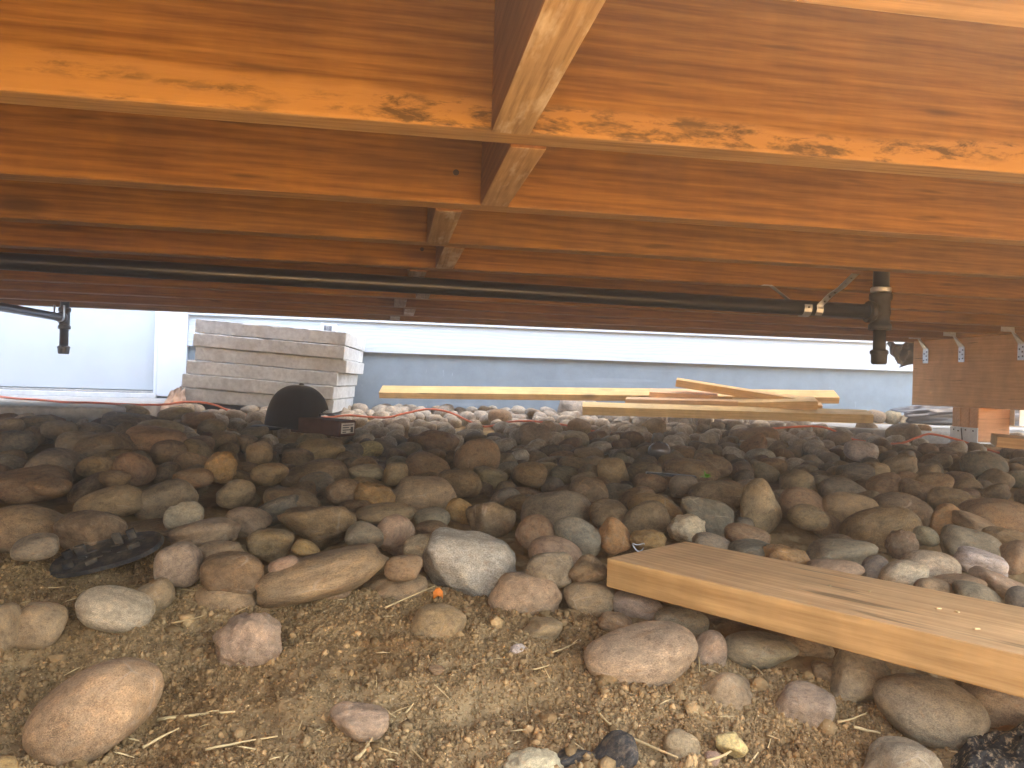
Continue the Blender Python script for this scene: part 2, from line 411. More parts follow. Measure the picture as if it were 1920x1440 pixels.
# concrete slabs of the walk along the house
tag(box("concrete_slab", (-9, 2.80, -0.25 + CZ), (-0.93, 4.03, -0.122 + CZ), M_CONC, bev=0.008), kind="structure")
tag(box("concrete_slab", (2.02, 2.98, -0.30 + CZ), (9, 3.62, -0.150 + CZ), M_CONC, bev=0.008), kind="structure")

# ------------------------------------------------------------------ house wall
WY = 4.06
house = empty("house_wall", (0, WY, 0), "white lap sided house wall on a blue grey painted foundation behind the deck", "house wall")
def hp(name, lo, hi, mat, bev=0.002, parent=None):
    return box(name, (lo[0], lo[1] - WY, lo[2] + CZ), (hi[0], hi[1] - WY, hi[2] + CZ), mat, parent or house, bev)
hp("foundation", (-1.0, WY, -.6), (9, WY + .2, .175), M_FOUND)
zb = 0.142
for k in range(17):
    bm = bmesh.new()
    lo, hi = zb + k * .155 + CZ, zb + (k + 1) * .155 + .02 + CZ
    t = 0.030
    vs = [bm.verts.new(c) for c in ((-1.0, -t, lo), (9, -t, lo), (9, -t + .008, lo), (-1.0, -t + .008, lo), (-1.0, -.006, hi), (9, -.006, hi), (9, .002, hi), (-1.0, .002, hi))]
    for q in ((0, 1, 5, 4), (3, 2, 1, 0), (7, 6, 2, 3), (4, 5, 6, 7), (0, 4, 7, 3), (1, 2, 6, 5)): bm.faces.new([vs[a] for a in q])
    bmesh.ops.recalc_face_normals(bm, faces=bm.faces)
    link("siding_board", bm_mesh(bm, "siding_board"), M_SIDING, house)
hp("wall_sheathing", (-9, WY + .004, .18), (9, WY + .3, 5.2), M_TRIM)
hp("corner_trim", (-1.138, WY - .034, -.112), (-1.002, WY + .003, 2.7), M_TRIM)
door = hp("door_panel", (-3.4, WY - .008, -.085), (-1.14, WY + .03, 2.2), M_DOOR)
hp("wall_base", (-9, WY + .035, -.5), (-1.003, WY + .2, .2), M_FOUND)
st = hp("door_sill", (-3.4, WY - .05, -.123), (-1.14, WY - .009, -.099), M_WHITEMETAL)
ws = hp("weather_strip", (-3.4, WY - .022, -.098), (-1.14, WY - .0085, -.088), M_CONC)
hp("door_stop", (-1.155, WY - .03, -.098), (-1.139, WY - .009, 2.2), M_TRIM)
hp("roof_eave", (-9, WY - .3, 2.9), (9, WY + .3, 3.05), M_TRIM)

# ------------------------------------------------------------------ deck
JZ, JD, JT = 0.242 + CZ, 0.235, 0.038
deck = empty("timber_deck", (0, 1.6, JZ), "orange brown timber deck frame overhead with joists, blocking and a beam on a post", "deck")
def dparent(o):
    o.parent = deck; o.matrix_parent_inverse = Matrix.Translation(-Vector(deck.location)); return o
joist_y = [0.77 + 0.305 * (n - 1) for n in range(0, 9)] + [3.19]
joist_y[0] = 0.447
def joist_mesh(L, name, dep=JD, th=JT, R=3.0):
    bm = bmesh.new(); add_box(bm, (-L, -th, 0), (R, 0, dep), 0, 0.0035, seg=2)
    bm.normal_update()
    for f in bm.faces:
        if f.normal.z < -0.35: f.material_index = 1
    return bm_mesh(bm, name)
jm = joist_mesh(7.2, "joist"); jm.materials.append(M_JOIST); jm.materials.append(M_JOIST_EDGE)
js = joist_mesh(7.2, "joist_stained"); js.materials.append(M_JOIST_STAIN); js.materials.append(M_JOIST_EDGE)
jobs = []
for n, y in zip(range(0, 10), joist_y):
    o = bpy.data.objects.new("joist", js if n == 1 else jm); COL.objects.link(o)
    o.location = (random.uniform(-.02, .02), y, JZ + (0 if n in (0, 1) else random.uniform(-.0012, .0012)))
    dparent(o); jobs.append(o)
    if n == 1: o["label"] = "front joist with mouldy pale lower edge"
blk = {0: .107, 1: .132, 2: .074, 3: .107, 4: .053, 5: .085, 6: .024, 7: .06, 8: .012}
for n, x in blk.items():
    ya = joist_y[n] + 0.001; yb = joist_y[n + 1] - JT - 0.001
    bm = bmesh.new(); L = (yb - ya) / 2
    add_box(bm, (-L, -.019, 0), (L, .019, .2), 0, 0.003, seg=2); bm.normal_update()
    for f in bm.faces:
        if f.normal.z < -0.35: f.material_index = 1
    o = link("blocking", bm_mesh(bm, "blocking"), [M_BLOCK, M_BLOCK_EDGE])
    o.location = (x, (ya + yb) / 2, JZ - random.uniform(.001, .004)); o.rotation_euler.z = math.pi / 2
    dparent(o)
# unseen slab and rim added left of the lens, blocking light from that side
dparent(box("deck_and_blocker_top", (-7.3, -3.2, JZ + JD + .001), (-.38, .398, JZ + JD + .026), M_DECK))
dparent(box("rim_and_blocker_board", (-.42, -3.2, JZ), (-.382, .42, JZ + JD), M_JOIST, bev=.003))
dk = box("deck_and_blocker_top", (-7.3, 0.40, JZ + JD + .001), (3.12, 3.22, JZ + JD + .026), M_DECK); dparent(dk)
# outer rim boards at the sides and the long fascia towards the camera side lie out of view
for sx in (-7.25, 3.05):
    dparent(box("rim_and_blocker_board", (sx - .019, .43, JZ), (sx + .019, 3.19, JZ + JD), M_JOIST))
# brass screw in the front joist beside the blocking
p = at(1020, 184, 0.732 / (ray(1020, 184) @ np.array([0, 1, 0])))
sc_ = lathe("screw", [(.0022, -.003), (.0042, 0), (.0042, .0012), (.0026, .0022)], M_BRASS, None, Matrix.Rotation(math.pi / 2, 4, 'X'), 12)
sc_.location = p; sc_.parent = jobs[1]; sc_.matrix_parent_inverse = (Matrix.Translation(Vector(deck.location)) @ Matrix.Translation(-Vector(deck.location)) @ Matrix.Translation(jobs[1].location)).inverted()

BXL = 2.268
bm = bmesh.new()
for k in range(3):
    add_box(bm, (BXL + k * .0385, .25, -.039 + CZ), (BXL + k * .0385 + .038, 3.07, JZ - .002), 0, 0.003)
beam = bpy.data.objects.new("beam", None)
def beam_mesh():
    bm2 = bmesh.new()
    for k in range(3):
        add_box(bm2, (-1.31, -.057 + k * .0385, 0), (1.31, -.057 + k * .0385 + .038, .279), 0, 0.003)
    return bm_mesh(bm2, "beam")
bm.free()
beam = link("beam", beam_mesh(), M_BEAM); beam.location = (BXL + .057, 1.76, -.039 + CZ); beam.rotation_euler.z = -math.pi / 2
dparent(beam)
bpy.context.view_layer.update()
def under(o, par):
    bpy.context.view_layer.update()
    o.parent = par; o.matrix_parent_inverse = par.matrix_world.inverted(); return o
def tie(y):
    bm = bmesh.new(); x = BXL - .002; top = JZ
    # plate on the beam face, twisted wing running up to the joist
    add_box(bm, (x - .0015, y - .016, top - .100), (x, y + .016, top - .040), 0)
    def quad(pts, th=(-.0014, 0, 0)):
        a = [bm.verts.new(Vector(c)) for c in pts]; b = [bm.verts.new(Vector(c) + Vector(th)) for c in pts]
        n = len(pts); bm.faces.new(a); bm.faces.new(b[::-1])
        for k in range(n): bm.faces.new((a[k], b[k], b[(k + 1) % n], a[(k + 1) % n]))
    quad(((x, y - .016, top - .0402), (x, y + .016, top - .0402), (x - .004, y + .030, top + .004), (x - .020, y + .026, top + .004)))
    quad(((x - .003, y + .030, top + .0042), (x - .060, y + .030, top + .0042), (x - .058, y + .030, top + .075), (x - .008, y + .030, top + .075)), (0, .0014, 0))
    bmesh.ops.recalc_face_normals(bm, faces=bm.faces)
    for dy, dz in ((-.008, -.052), (.007, -.060), (-.008, -.086), (.009, -.088), (-.006, -.070)):
        add_box(bm, (x - .0035, y + dy - .003, top + dz - .003), (x - .0014, y + dy + .003, top + dz + .003), 1, .0008)
    return under(link("hurricane_tie", bm_mesh(bm, "hurricane_tie"), [M_ZINC, M_BLACKHOLE]), beam)
for y in (2.985, 2.775, 2.478): tie(y)

bm = bmesh.new()
add_box(bm, (2.262, 2.673, -.172 + CZ), (2.404, 2.719, -.0395 + CZ), 0, .003)
add_box(bm, (2.262, 2.7195, -.172 + CZ), (2.404, 2.766, -.0395 + CZ), 0, .003)
add_box(bm, (2.262, 2.7665, -.172 + CZ), (2.404, 2.813, -.0395 + CZ), 0, .003)
post = link("post", bm_mesh(bm, "post"), M_POST); dparent(post)
bm = bmesh.new()
add_box(bm, (2.2575, 2.668, -.180 + CZ), (2.2605, 2.818, -.118 + CZ), 0, .0008)
add_box(bm, (2.258, 2.6685, -.178 + CZ), (2.408, 2.6715, -.173 + CZ), 0)
for dy, dz in ((2.69, -.13), (2.795, -.13), (2.73, -.128), (2.77, -.134)):
    add_box(bm, (2.2545, dy - .003, dz - .003 + CZ), (2.2580, dy + .003, dz + .003 + CZ), 1, .001)
add_box(bm, (2.2425, 2.71, -.215 + CZ), (2.2545, 2.775, -.180 + CZ), 1, .002)
tube_bm(bm, [(2.250, 2.735, -.20 + CZ), (2.246, 2.735, -.16 + CZ), (2.248, 2.742, -.13 + CZ), (2.252, 2.748, -.122 + CZ)], .0022, 8, mat=1)
under(link("post_base", bm_mesh(bm, "post_base"), [M_WHITEMETAL, M_BLACKHOLE]), post)
bm = bmesh.new()
add_box(bm, (2.4055, 2.655, -.105 + CZ), (2.4085, 2.70, -.042 + CZ), 0, .001)
add_box(bm, (2.4055, 2.630, -.105 + CZ), (2.452, 2.633, -.042 + CZ), 0, .001)
under(link("side_plate", bm_mesh(bm, "side_plate"), [M_WHITEMETAL]), post)
ft = box("concrete_footing", (2.20, 2.62, -.42 + CZ), (2.46, 2.86, -.216 + CZ), M_CONC, bev=.012)
tag(ft, "grey concrete footing under the timber post at the right", "footing")

# ------------------------------------------------------------------ gas pipes
PR = .0172; PZ = .190 + CZ
def on_z(x, y, z):
    r = ray(x, y); return at(x, y, (z - CZ) / r[2])
A = at(0, 489, 1.466); B = at(1634, 585, 1.75)
A = A + (A - B) * 0.7
gp = empty("iron_pipe", B, "long black iron gas pipe strapped under the joists with a capped drop leg", "pipe", "black iron pipes under the joists")
def gchild(o): return under(o, gp)
dirp = Vector(B - A).normalized(); Bv = Vector(B); T0 = Bv + dirp * .022
gchild(tube("pipe", [A, B + np.array(dirp) * .002], PR, M_IRON, seg=20))
def rotz_to(d): return d.to_track_quat('Z', 'Y').to_matrix().to_4x4()
gchild(lathe("tee_collar", [(.0205, 0), (.0245, .003), (.0245, .012), (.0215, .016), (.020, .03)], M_IRON_RUST, None, Matrix.Translation(Bv - dirp * .012) @ rotz_to(dirp), 24))
gchild(lathe("tee_body", [(.0235, -.040), (.0245, -.037), (.0245, -.028), (.0205, -.024), (.0205, -.012), (.0225, 0), (.0205, .014), (.0205, .026), (.0245, .030), (.0245, .041), (.0225, .044)], M_IRON_RUST, None, Matrix.Translation(T0), 24, True))
gchild(tube("riser", [T0 + Vector((0, 0, .044)), T0 + Vector((0, 0, .20))], .0175, M_IRON, seg=20))
gchild(lathe("riser_ring", [(.0205, 0), (.0225, .002), (.0225, .010), (.0205, .012)], M_ZINC, None, Matrix.Translation(T0 + Vector((0, 0, .045))), 24))
gchild(tube("drop_leg", [T0 - Vector((0, 0, .04)), T0 - Vector((0, 0, .10))], .0135, M_IRON_RUST, seg=20))
gchild(lathe("end_cap", [(.0145, -.118), (.017, -.114), (.0175, -.096), (.0198, -.095), (.0198, -.088), (.0165, -.085)], M_IRON_RUST, None, Matrix.Translation(T0), 24))
def strap_bm(bm, pts, wdir, wid, th=.0012, mat=0):
    pts = [Vector(p) for p in pts]; wd = Vector(wdir) * wid / 2
    prev = None
    for k, p in enumerate(pts):
        t = (pts[min(k + 1, len(pts) - 1)] - pts[max(k - 1, 0)]).normalized(); nn = t.cross(Vector(wdir)).normalized() * th
        ring = [bm.verts.new(c) for c in (p - wd, p + wd, p + wd + nn, p - wd + nn)]
        if prev:
            for a in range(4): bm.faces.new((prev[a], prev[(a + 1) % 4], ring[(a + 1) % 4], ring[a])).material_index = mat
        prev = ring
    bmesh.ops.recalc_face_normals(bm, faces=bm.faces)
# perforated strap cradling the pipe
C0 = Bv - dirp * .165
side = dirp.cross(Vector((0, 0, 1))).normalized()
if side.y > 0: side = -side                      # towards the camera
pts = []
top_a = Vector((*on_z(1604, 513, JZ - .001)[:2], JZ - .001))
n_ = 9
arc = []
for k in range(n_):
    a = math.radians(-20 + k * 200 / (n_ - 1))   # from the near side under the pipe to the far side
    arc.append(C0 + side * (PR + .0015) * math.cos(a) - Vector((0, 0, 1)) * (PR + .0015) * math.sin(a))
bm = bmesh.new()
start = C0 + dirp * .028
arc2 = [start + (q - C0) for q in arc[:5]]
strap_bm(bm, [top_a, top_a * .62 + arc2[0] * .38 + Vector((0, 0, -.002)), top_a * .3 + arc2[0] * .7 + Vector((0, 0, .003)), arc2[0], arc2[1], arc2[2], arc2[3]], dirp, .016)
strap_bm(bm, arc, dirp, .018)
far_top = Vector((*on_z(1445, 536, JZ - .001)[:2], JZ - .001))
strap_bm(bm, [arc[-1], arc[-1] * .5 + far_top * .5, far_top, far_top - dirp * .02], side, .014)
for fr in (.12, .27, .42, .57, .72, .87):
    q = top_a * (1 - fr) + arc2[0] * fr + side * .0022
    add_box(bm, q - Vector((.0022, .0012, .0022)), q + Vector((.0022, .0012, .0022)), 1, .0008)
q = C0 + side * (PR + .0035)
add_box(bm, q - Vector((.002, .001, .002)), q + Vector((.002, .001, .002)), 1, .0006)
gchild(link("strap", bm_mesh(bm, "strap"), [M_ZINC, M_BLACKHOLE]))

PZ2 = .199 + CZ
A2 = on_z(0, 577, PZ2); B2 = on_z(106, 596, PZ2)
d2 = Vector(B2 - A2).normalized(); B2v = Vector(B2); A2v = Vector(A2) - d2 * 1.2
gp2 = empty("iron_pipe", B2, "short black pipe end with a capped drop leg hanging in front of the white door", "pipe", "black iron pipes under the joists")
T2 = B2v + d2 * .02; T2 = Vector((*at(121, 598, depth(B2[0], B2[1]))[:2], PZ2))
def g2(o): return under(o, gp2)
g2(tube("pipe", [A2v, T2], .0148, M_IRON, seg=18))
g2(lathe("tee_collar", [(.0175, 0), (.021, .003), (.021, .012), (.018, .016)], M_IRON, None, Matrix.Translation(T2 - (T2 - A2v).normalized() * .032) @ rotz_to((T2 - A2v).normalized()), 20))
g2(lathe("tee_body", [(.021, -.042), (.022, -.038), (.022, -.030), (.0185, -.026), (.0185, .022), (.022, .026), (.022, .036), (.020, .039)], M_IRON, None, Matrix.Translation(T2), 20))
g2(tube("riser", [T2 + Vector((0, 0, .038)), T2 + Vector((0, 0, .12))], .0155, M_IRON, seg=18))
g2(tube("drop_leg", [T2 - Vector((0, 0, .04)), T2 - Vector((0, 0, .115))], .0155, M_IRON, seg=18))
g2(lathe("end_cap", [(.017, -.136), (.0195, -.132), (.0205, -.116), (.022, -.114), (.022, -.108), (.018, -.105)], M_IRON, None, Matrix.Translation(T2), 20))
bm = bmesh.new()
tv = (T2 - A2v).normalized(); sv = tv.cross(Vector((0, 0, 1))).normalized(); cc = T2 - tv * .045
strap_bm(bm, [cc + sv * .0165 + Vector((0, 0, .045)), cc + sv * .0165] + [cc + sv * .0165 * math.cos(math.radians(a)) - Vector((0, 0, .0165)) * math.sin(math.radians(a)) for a in (30, 60, 90, 120, 150, 180)] + [cc - sv * .0165 + Vector((0, 0, .045))], tv, .014)
g2(link("strap", bm_mesh(bm, "strap"), M_ZINC))

# ------------------------------------------------------------------ stones
def unit_sphere(sub):
    bm = bmesh.new(); bmesh.ops.create_icosphere(bm, subdivisions=sub, radius=1.0)
    bm.verts.ensure_lookup_table()
    v = np.array([x.co[:] for x in bm.verts]); t = np.array([[q.index for q in f.verts] for f in bm.faces]); bm.free()
    return v, t
SPH = {k: unit_sphere(k) for k in (2, 3, 4, 5)}
def stone_verts(sub, kind, rg):
    v, t = SPH[sub]; p = v.copy()
    ne = {'r': rg.uniform(2.1, 2.7), 'f': 2.8, 'x': 2.4, 'q': 2.2, 'g': 2.25}[kind]
    p = p / (np.abs(p) ** ne).sum(1)[:, None] ** (1 / ne)
    if kind == 'x':                                      # angular, broken faces
        cuts, soft = rg.integers(5, 9), 0.10
    elif kind == 'f':                                    # blocky with softened edges
        cuts, soft = rg.integers(3, 6), 0.30
    else:
        cuts, soft = (0 if kind == 'g' else rg.integers(0, 3)), 0.55
    rr = np.ones(len(p))
    for _ in range(cuts):
        nrm = rg.normal(size=3); nrm /= np.linalg.norm(nrm)
        h = rg.uniform(.52, .85) if kind in 'xf' else rg.uniform(.72, .92)
        s = p @ nrm
        lim = h / np.maximum(s, 1e-3)
        k = 14 if kind == 'x' else (7 if kind == 'f' else 4)
        lim = np.where(s > 0.05, lim, 50)
        rr = -np.log(np.exp(-k * rr) + np.exp(-k * np.minimum(lim, 4))) / k   # smooth minimum
    low = np.zeros(len(p))
    for _ in range(7):
        kv = rg.normal(size=3) * rg.uniform(.8, 2.6); low += np.sin(p @ kv + rg.uniform(0, 6.28)) * rg.uniform(.015, .045)
    hi = np.zeros(len(p)); amp = {'x': .012, 'f': .007, 'r': .0035, 'q': .035, 'g': .004}[kind]
    for _ in range(14):
        kv = rg.normal(size=3) * rg.uniform(5, 13); hi += np.sin(p @ kv + rg.uniform(0, 6.28)) * amp * .6
    p = p * (rr + low + hi)[:, None]
    p -= (p.max(0) + p.min(0)) / 2; p /= (p.max(0) - p.min(0)) / 2
    return p, t
def stone_mesh(name, sub, kind, seed):
    p, t = stone_verts(sub, kind, np.random.default_rng(seed))
    me = np_mesh(name, p, t); shade_smooth(me); return me
BASE = {}
for kind, cnt in (('r', 16), ('f', 8), ('x', 8), ('q', 4), ('g', 4)):
    BASE[kind] = []
    for k in range(cnt):
        me = stone_mesh("river_stone", 4, kind, 100 + k * 7 + ord(kind)); me.materials.append(M_STONE); BASE[kind].append(me)
BASE_S = []
for k in range(5):
    me = stone_mesh("river_stone", 4, 'r', 900 + k); me.materials.append(M_STONE_S); BASE_S.append(me)

COLR = dict(t=(.30, .205, .115), b=(.20, .122, .062), g=(.23, .193, .138), p=(.34, .235, .155), c=(.48, .385, .25), d=(.125, .108, .084), o=(.34, .19, .075),
            r=(.225, .130, .072), w=(.43, .385, .31), e=(.20, .187, .135), k=(.155, .104, .060), s=(.28, .245, .19), a=(.26, .19, .115), y=(.52, .40, .18))
COLR = {k: tuple(.74 * c + .26 * m_ for c, m_ in zip(v, (.27, .175, .088))) if k not in 'cwyod' else v for k, v in COLR.items()}
CNAME = dict(t="tan", b="brown", g="grey", p="pink", c="cream", d="dark grey", o="orange", r="reddish brown", w="pale", e="green grey", k="dark brown", s="speckled grey", a="dusty brown", y="yellow")
GRP = "river stones in the bed under the deck"
# x y w h angle | shape colour zone | label     (x, y, w, h in photo pixels; angle positive = right end higher; zone b = in the bed, d = lying in the dirt)
STONES = """
45 985 150 74 5 r t b|long tan stone cut off by the left edge above the dirt
67 1022 88 40 6 r g b|flat grey stone tucked under the long tan stone at the left edge
165 999 118 78 -8 f k b|dark olive brown blocky stone behind the black plastic plate
203 940 122 50 15 r t b|
307 940 122 70 24 r a b|leaning oval tan stone behind the small grey domed stone
346 966 68 50 0 f s b|small grey domed stone perched behind the pink stone
382 1000 135 50 12 f p b|pale pink stone with a flat bright top above the grey round stone
305 990 172 40 4 r a d|broad flat dusty slab behind the pink stone
337 1060 80 84 0 r g b|round smooth grey stone at the right tip of the black plastic plate
412 1032 86 36 4 r t b|
443 1070 122 70 5 f b b|brown blocky stone right of the grey round stone
428 1122 122 56 4 f t d|flat tan stone with a rusty spot at the edge of the dirt
217 1143 138 76 -8 g c d|pale cream egg shaped stone lying on dirt below the black plate
288 1120 80 58 35 r t d|tan stone leaning behind the cream egg shaped stone
70 1164 114 70 -6 r t d|half buried tan stone near the left edge of the dirt
0 1182 56 94 0 r t d|tan stone cut by the left edge of the dirt
181 878 70 46 14 r b b|
252 880 74 56 -24 r r b|
213 896 58 26 0 r b b|
105 872 118 60 4 r g b|
60 905 135 54 6 r b b|
92 912 76 30 3 r r b|
414 877 58 58 0 q o b|round broken orange rock with glittering face among dark stones
442 922 72 42 10 r t b|
362 894 70 30 0 r b b|
292 830 108 54 -6 r r b|
197 836 104 46 10 r k b|
463 976 80 46 -8 f p b|
594 849 106 54 18 f t b|long tan wedge shaped stone in front of the black cap
591 890 126 52 8 r k b|
487 850 46 44 0 r t b|
700 930 82 46 -8 q o b|bright orange rough rock in the middle of the bed
794 925 122 60 -4 r t b|large smooth tan stone just right of the bright orange rock
861 903 84 44 -4 r b b|
740 889 52 42 10 r t b|
803 874 86 48 -6 r b b|
894 861 86 78 0 r r b|big reddish heart shaped boulder standing above the bed
646 924 68 52 0 r k b|
688 884 68 26 6 r g b|
684 868 52 24 4 r b b|
520 958 86 46 20 r d b|dark speckled granite stone with a blunt end, left of a brown block
592 986 140 90 -10 x b b|large brown angular block with a sunken top
683 1006 52 70 70 r g b|
742 1003 74 72 60 x p b|upright pinkish stone with a bright broken face
725 960 112 34 6 r t b|
810 968 68 30 4 r g b|
863 958 54 42 -20 r o b|
920 973 94 70 0 x k b|dark pyramid shaped stone behind the big pale grey boulder
815 996 84 38 6 f b b|
796 1028 80 48 0 f c b|cream stone with a white vein left of the big pale grey boulder
880 1054 174 104 -4 f w b|big pale grey boulder with a worn facet at the edge of the dirt
608 1076 232 86 16 f t b|very long tan grey boulder rising to the right at the dirt edge
757 1061 72 38 4 r t b|
508 1024 90 64 0 x b b|
575 1031 54 34 -20 r o b|
532 1063 58 38 20 r p b|
740 1103 124 52 6 f t d|chipped tan stone half sunk in dirt below the big pale boulder
985 1117 136 84 0 r p d|pink orange speckled stone sitting in dirt left of the plank
818 1169 114 72 0 f t d|layered tan stone half buried beside the orange scrap
545 936 104 42 -10 r k b|
505 889 64 44 -8 r b b|
1043 956 132 70 0 r g b|wide grey domed stone in the middle of the bed
1004 999 68 66 -40 r b b|
1085 1006 98 62 -28 s s b|speckled granite oval leaning right in front of the grey dome
1042 1038 102 60 -15 r p b|
1030 1071 94 68 0 r g b|
1105 1126 98 68 0 r a d|dusty pinkish grey stone left of the plank's underside
1195 1140 96 58 -14 s s d|speckled grey stone directly beneath the plank's left end
1277 1167 98 56 0 s g d|light granite stone with black specks under the plank
1155 1168 68 36 -12 f r d|small red brown stone wedged above the big pink tan stone
1100 1070 74 52 20 f k b|
1152 1008 66 58 -40 r o b|
1210 976 90 68 20 r k b|
1228 953 106 50 -10 r o b|long ochre stone rising left, behind the pitted pale stone
1287 992 74 54 0 q c b|pale round stone with dark pits behind the plank
1215 1011 70 34 0 q o b|
1142 966 76 56 -15 r k b|
1104 924 74 58 0 r k b|
1150 886 60 54 0 r t b|
993 890 66 46 0 r b b|
1220 905 60 32 -4 r r b|
1284 913 58 42 0 r g b|
1350 936 122 64 -4 r k b|
1424 951 98 84 50 r t b|tall tan cone shaped stone behind the plank
1325 969 108 62 -10 f d b|dark veined stone left of the tall cone stone
1400 1001 84 36 -6 r b b|
1337 1023 78 40 -14 s s b|
1412 1031 88 34 4 r d b|
1295 881 108 40 -10 r b b|
1210 884 64 32 0 r k b|
1335 871 70 36 -14 r k b|
1497 909 74 54 14 r t b|
1505 946 94 58 -6 r r b|
1515 970 74 48 -4 r b b|
1590 951 112 54 -4 r t b|
1650 988 140 72 8 r b b|big smooth brown stone arching over a dark rough stone
1690 1021 56 56 30 q k b|dark rough stone wedged under the big arching brown stone
1475 1046 88 42 -14 q o b|orange and white quartz lump touching the plank's far edge
1577 1034 134 46 2 r g b|long flat grey stone with a pointed right tip behind the plank
1567 1064 98 34 2 r p b|
1693 1079 88 56 14 s c b|cream speckled stone resting against the plank
1745 1061 108 54 0 r c b|large pale cream stone behind the speckled cream stone
1640 1068 56 48 30 s d b|
1843 1058 98 52 -20 f w b|pale cream white stone near the right edge behind the plank
1818 1021 108 56 -14 r e b|
1747 1104 66 38 -4 r t b|
1838 1123 114 54 -12 r g b|smooth grey stone against the plank near the right edge
1873 1098 98 46 -18 f p b|pink faceted stone near the right edge
1922 1129 66 56 0 r d b|dark grey stone cut off by the right edge beside the plank
1790 1092 102 32 0 r t b|
1690 956 110 60 -10 r k b|
1782 938 82 44 -10 r r b|
1868 968 124 60 -2 r b b|
1830 986 84 40 -18 r t b|
1770 974 66 52 35 r o b|
1580 919 90 44 -4 r e b|
1660 913 70 46 16 r b b|
1722 921 68 36 -12 r k b|
1750 904 64 34 0 r b b|
1845 876 78 58 -4 r d b|big dark green grey stone in front of the post
1688 875 58 42 20 f g b|
1613 846 58 38 -6 r w b|pale blue grey stone standing out on a dark patch right of centre
1648 883 32 36 70 r p b|
1605 883 68 28 4 r d b|
1890 1016 84 46 -10 f b b|
1905 1046 60 56 20 f t b|
1736 1005 44 34 -10 r g b|
1203 1230 216 112 9 g p d|big smooth pinkish tan stone on dirt in front of the plank
1333 1226 70 74 -50 f p d|pink half round stone behind the big pinkish tan stone
1425 1222 136 66 -8 r e d|grey green stone under the front edge of the plank
1365 1290 106 66 -10 f a d|dusty flat stone sunk in dirt right of the big pinkish tan stone
1612 1276 106 100 -10 x g d|grey angular stone under the plank with a broken lower edge
1742 1332 192 120 -12 g e d|big smooth green grey egg shaped stone below the plank
1872 1325 146 90 -20 s s d|speckled stone behind the green grey egg shaped stone
1690 1434 130 86 0 f g d|grey lumpy stone at the bottom edge near the black fabric
1515 1326 112 82 -25 f g d|flat grey slate sunk in the dirt below the plank
1553 1264 40 66 80 r k d|
1510 1212 100 52 -10 r t d|
1000 1440 112 68 4 q c d|cream crystalline rock at the bottom edge
1085 1424 36 76 -80 f d d|narrow black slate piece standing in dirt at the bottom edge
1150 1420 56 96 -40 f d d|wider black slate piece leaning in dirt at the bottom edge
1277 1402 68 60 -10 r a d|dusty rounded stone by the yellow angular pebble
1371 1398 54 46 20 x y d|yellow angular pebble near the bottom edge
1336 1424 30 27 0 r p d|tiny pink pebble beside the yellow angular pebble
672 1349 112 54 -4 f p d|pink and white streaked stone half buried at lower centre
173 1334 246 156 33 g t d|largest tan boulder with rusty speckles in the lower left corner
467 1203 128 108 0 q p d|round pink and white pitted stone standing on dirt
975 1225 42 34 -10 q w d|small white quartz lump in the dirt
819 1256 30 16 0 r r d|tiny red pebble in the dirt at lower centre
4 1438 56 36 0 r o d|orange stone at the lower left corner
1015 1180 80 42 -4 f t d|dusty flat stone buried in dirt left of the big pinkish tan stone
615 1113 80 36 0 f t d|dirt covered stone below the very long tan grey boulder
136 774 54 24 -4 r g b|
245 770 72 24 2 r g b|
238 790 84 30 -4 r d b|
16 798 54 26 10 r g b|
72 792 62 26 4 r g b|
112 804 66 28 -6 r g b|
30 826 70 36 4 r d b|
150 826 80 34 0 r g b|
330 776 60 24 0 r t b|
372 786 62 26 0 r r b|
398 800 52 28 0 r g b|
300 802 80 30 0 r g b|
1085 764 80 44 4 r w b|largest white grey stone near the lumber pile
935 786 44 44 60 r t b|
999 818 68 54 20 x g b|grey pyramid shaped stone just before the lit stones
820 833 78 50 -8 f b b|
1228 806 46 42 30 r t b|
1086 802 44 34 0 r t b|
1024 807 38 36 0 r p b|
466 765 70 32 4 r g b|large grey oval stone before the paver stack left of the cap
1412 824 88 42 4 r b b|
1415 838 54 36 30 x r b|
1625 803 34 36 45 r g b|
1570 826 54 32 0 r g b|
1692 816 58 42 10 r g b|
1732 808 26 24 0 r o b|small pale orange stone before the white slab at right
1674 782 30 26 0 r c b|
1704 786 30 20 0 r c b|
1642 779 34 20 0 r p b|
1235 850 10 8 0 r g b|
"""
ANCH = [(557, 765, "the black cap"), (414, 877, "the broken orange rock"), (700, 930, "the bright orange rock"), (894, 861, "the heart shaped boulder"), (1043, 956, "the grey domed stone"),
        (880, 1054, "the big pale grey boulder"), (1287, 992, "the pitted pale stone"), (1424, 951, "the tall cone stone"), (1650, 988, "the big arching brown stone"), (1845, 876, "the dark stone before the post"),
        (1828, 800, "the timber post"), (1740, 1060, "the large pale cream stone"), (1613, 846, "the pale blue grey stone"), (999, 818, "the grey pyramid stone"), (592, 986, "the brown angular block"),
        (307, 940, "the leaning tan oval"), (165, 999, "the dark olive block"), (1085, 764, "the largest white grey stone"), (500, 690, "the paver stack"), (1365, 775, "the yellow front board"), (618, 800, "the red brown box"),
        (1235, 845, "the crumpled plastic wrap"), (1325, 895, "the green sprig"), (337, 1060, "the round grey stone"), (382, 1000, "the pale pink stone"), (1085, 1006, "the speckled granite oval"), (794, 925, "the large smooth tan stone"),
        (594, 849, "the tan wedge stone"), (1228, 953, "the long ochre stone"), (920, 973, "the dark pyramid stone"), (100, 770, "the left concrete slab"), (1700, 800, "the right concrete slab")]
used = set()
for ln in STONES.strip().splitlines():
    lab = ln.split("|")[1].strip()
    if lab: used.add(lab)
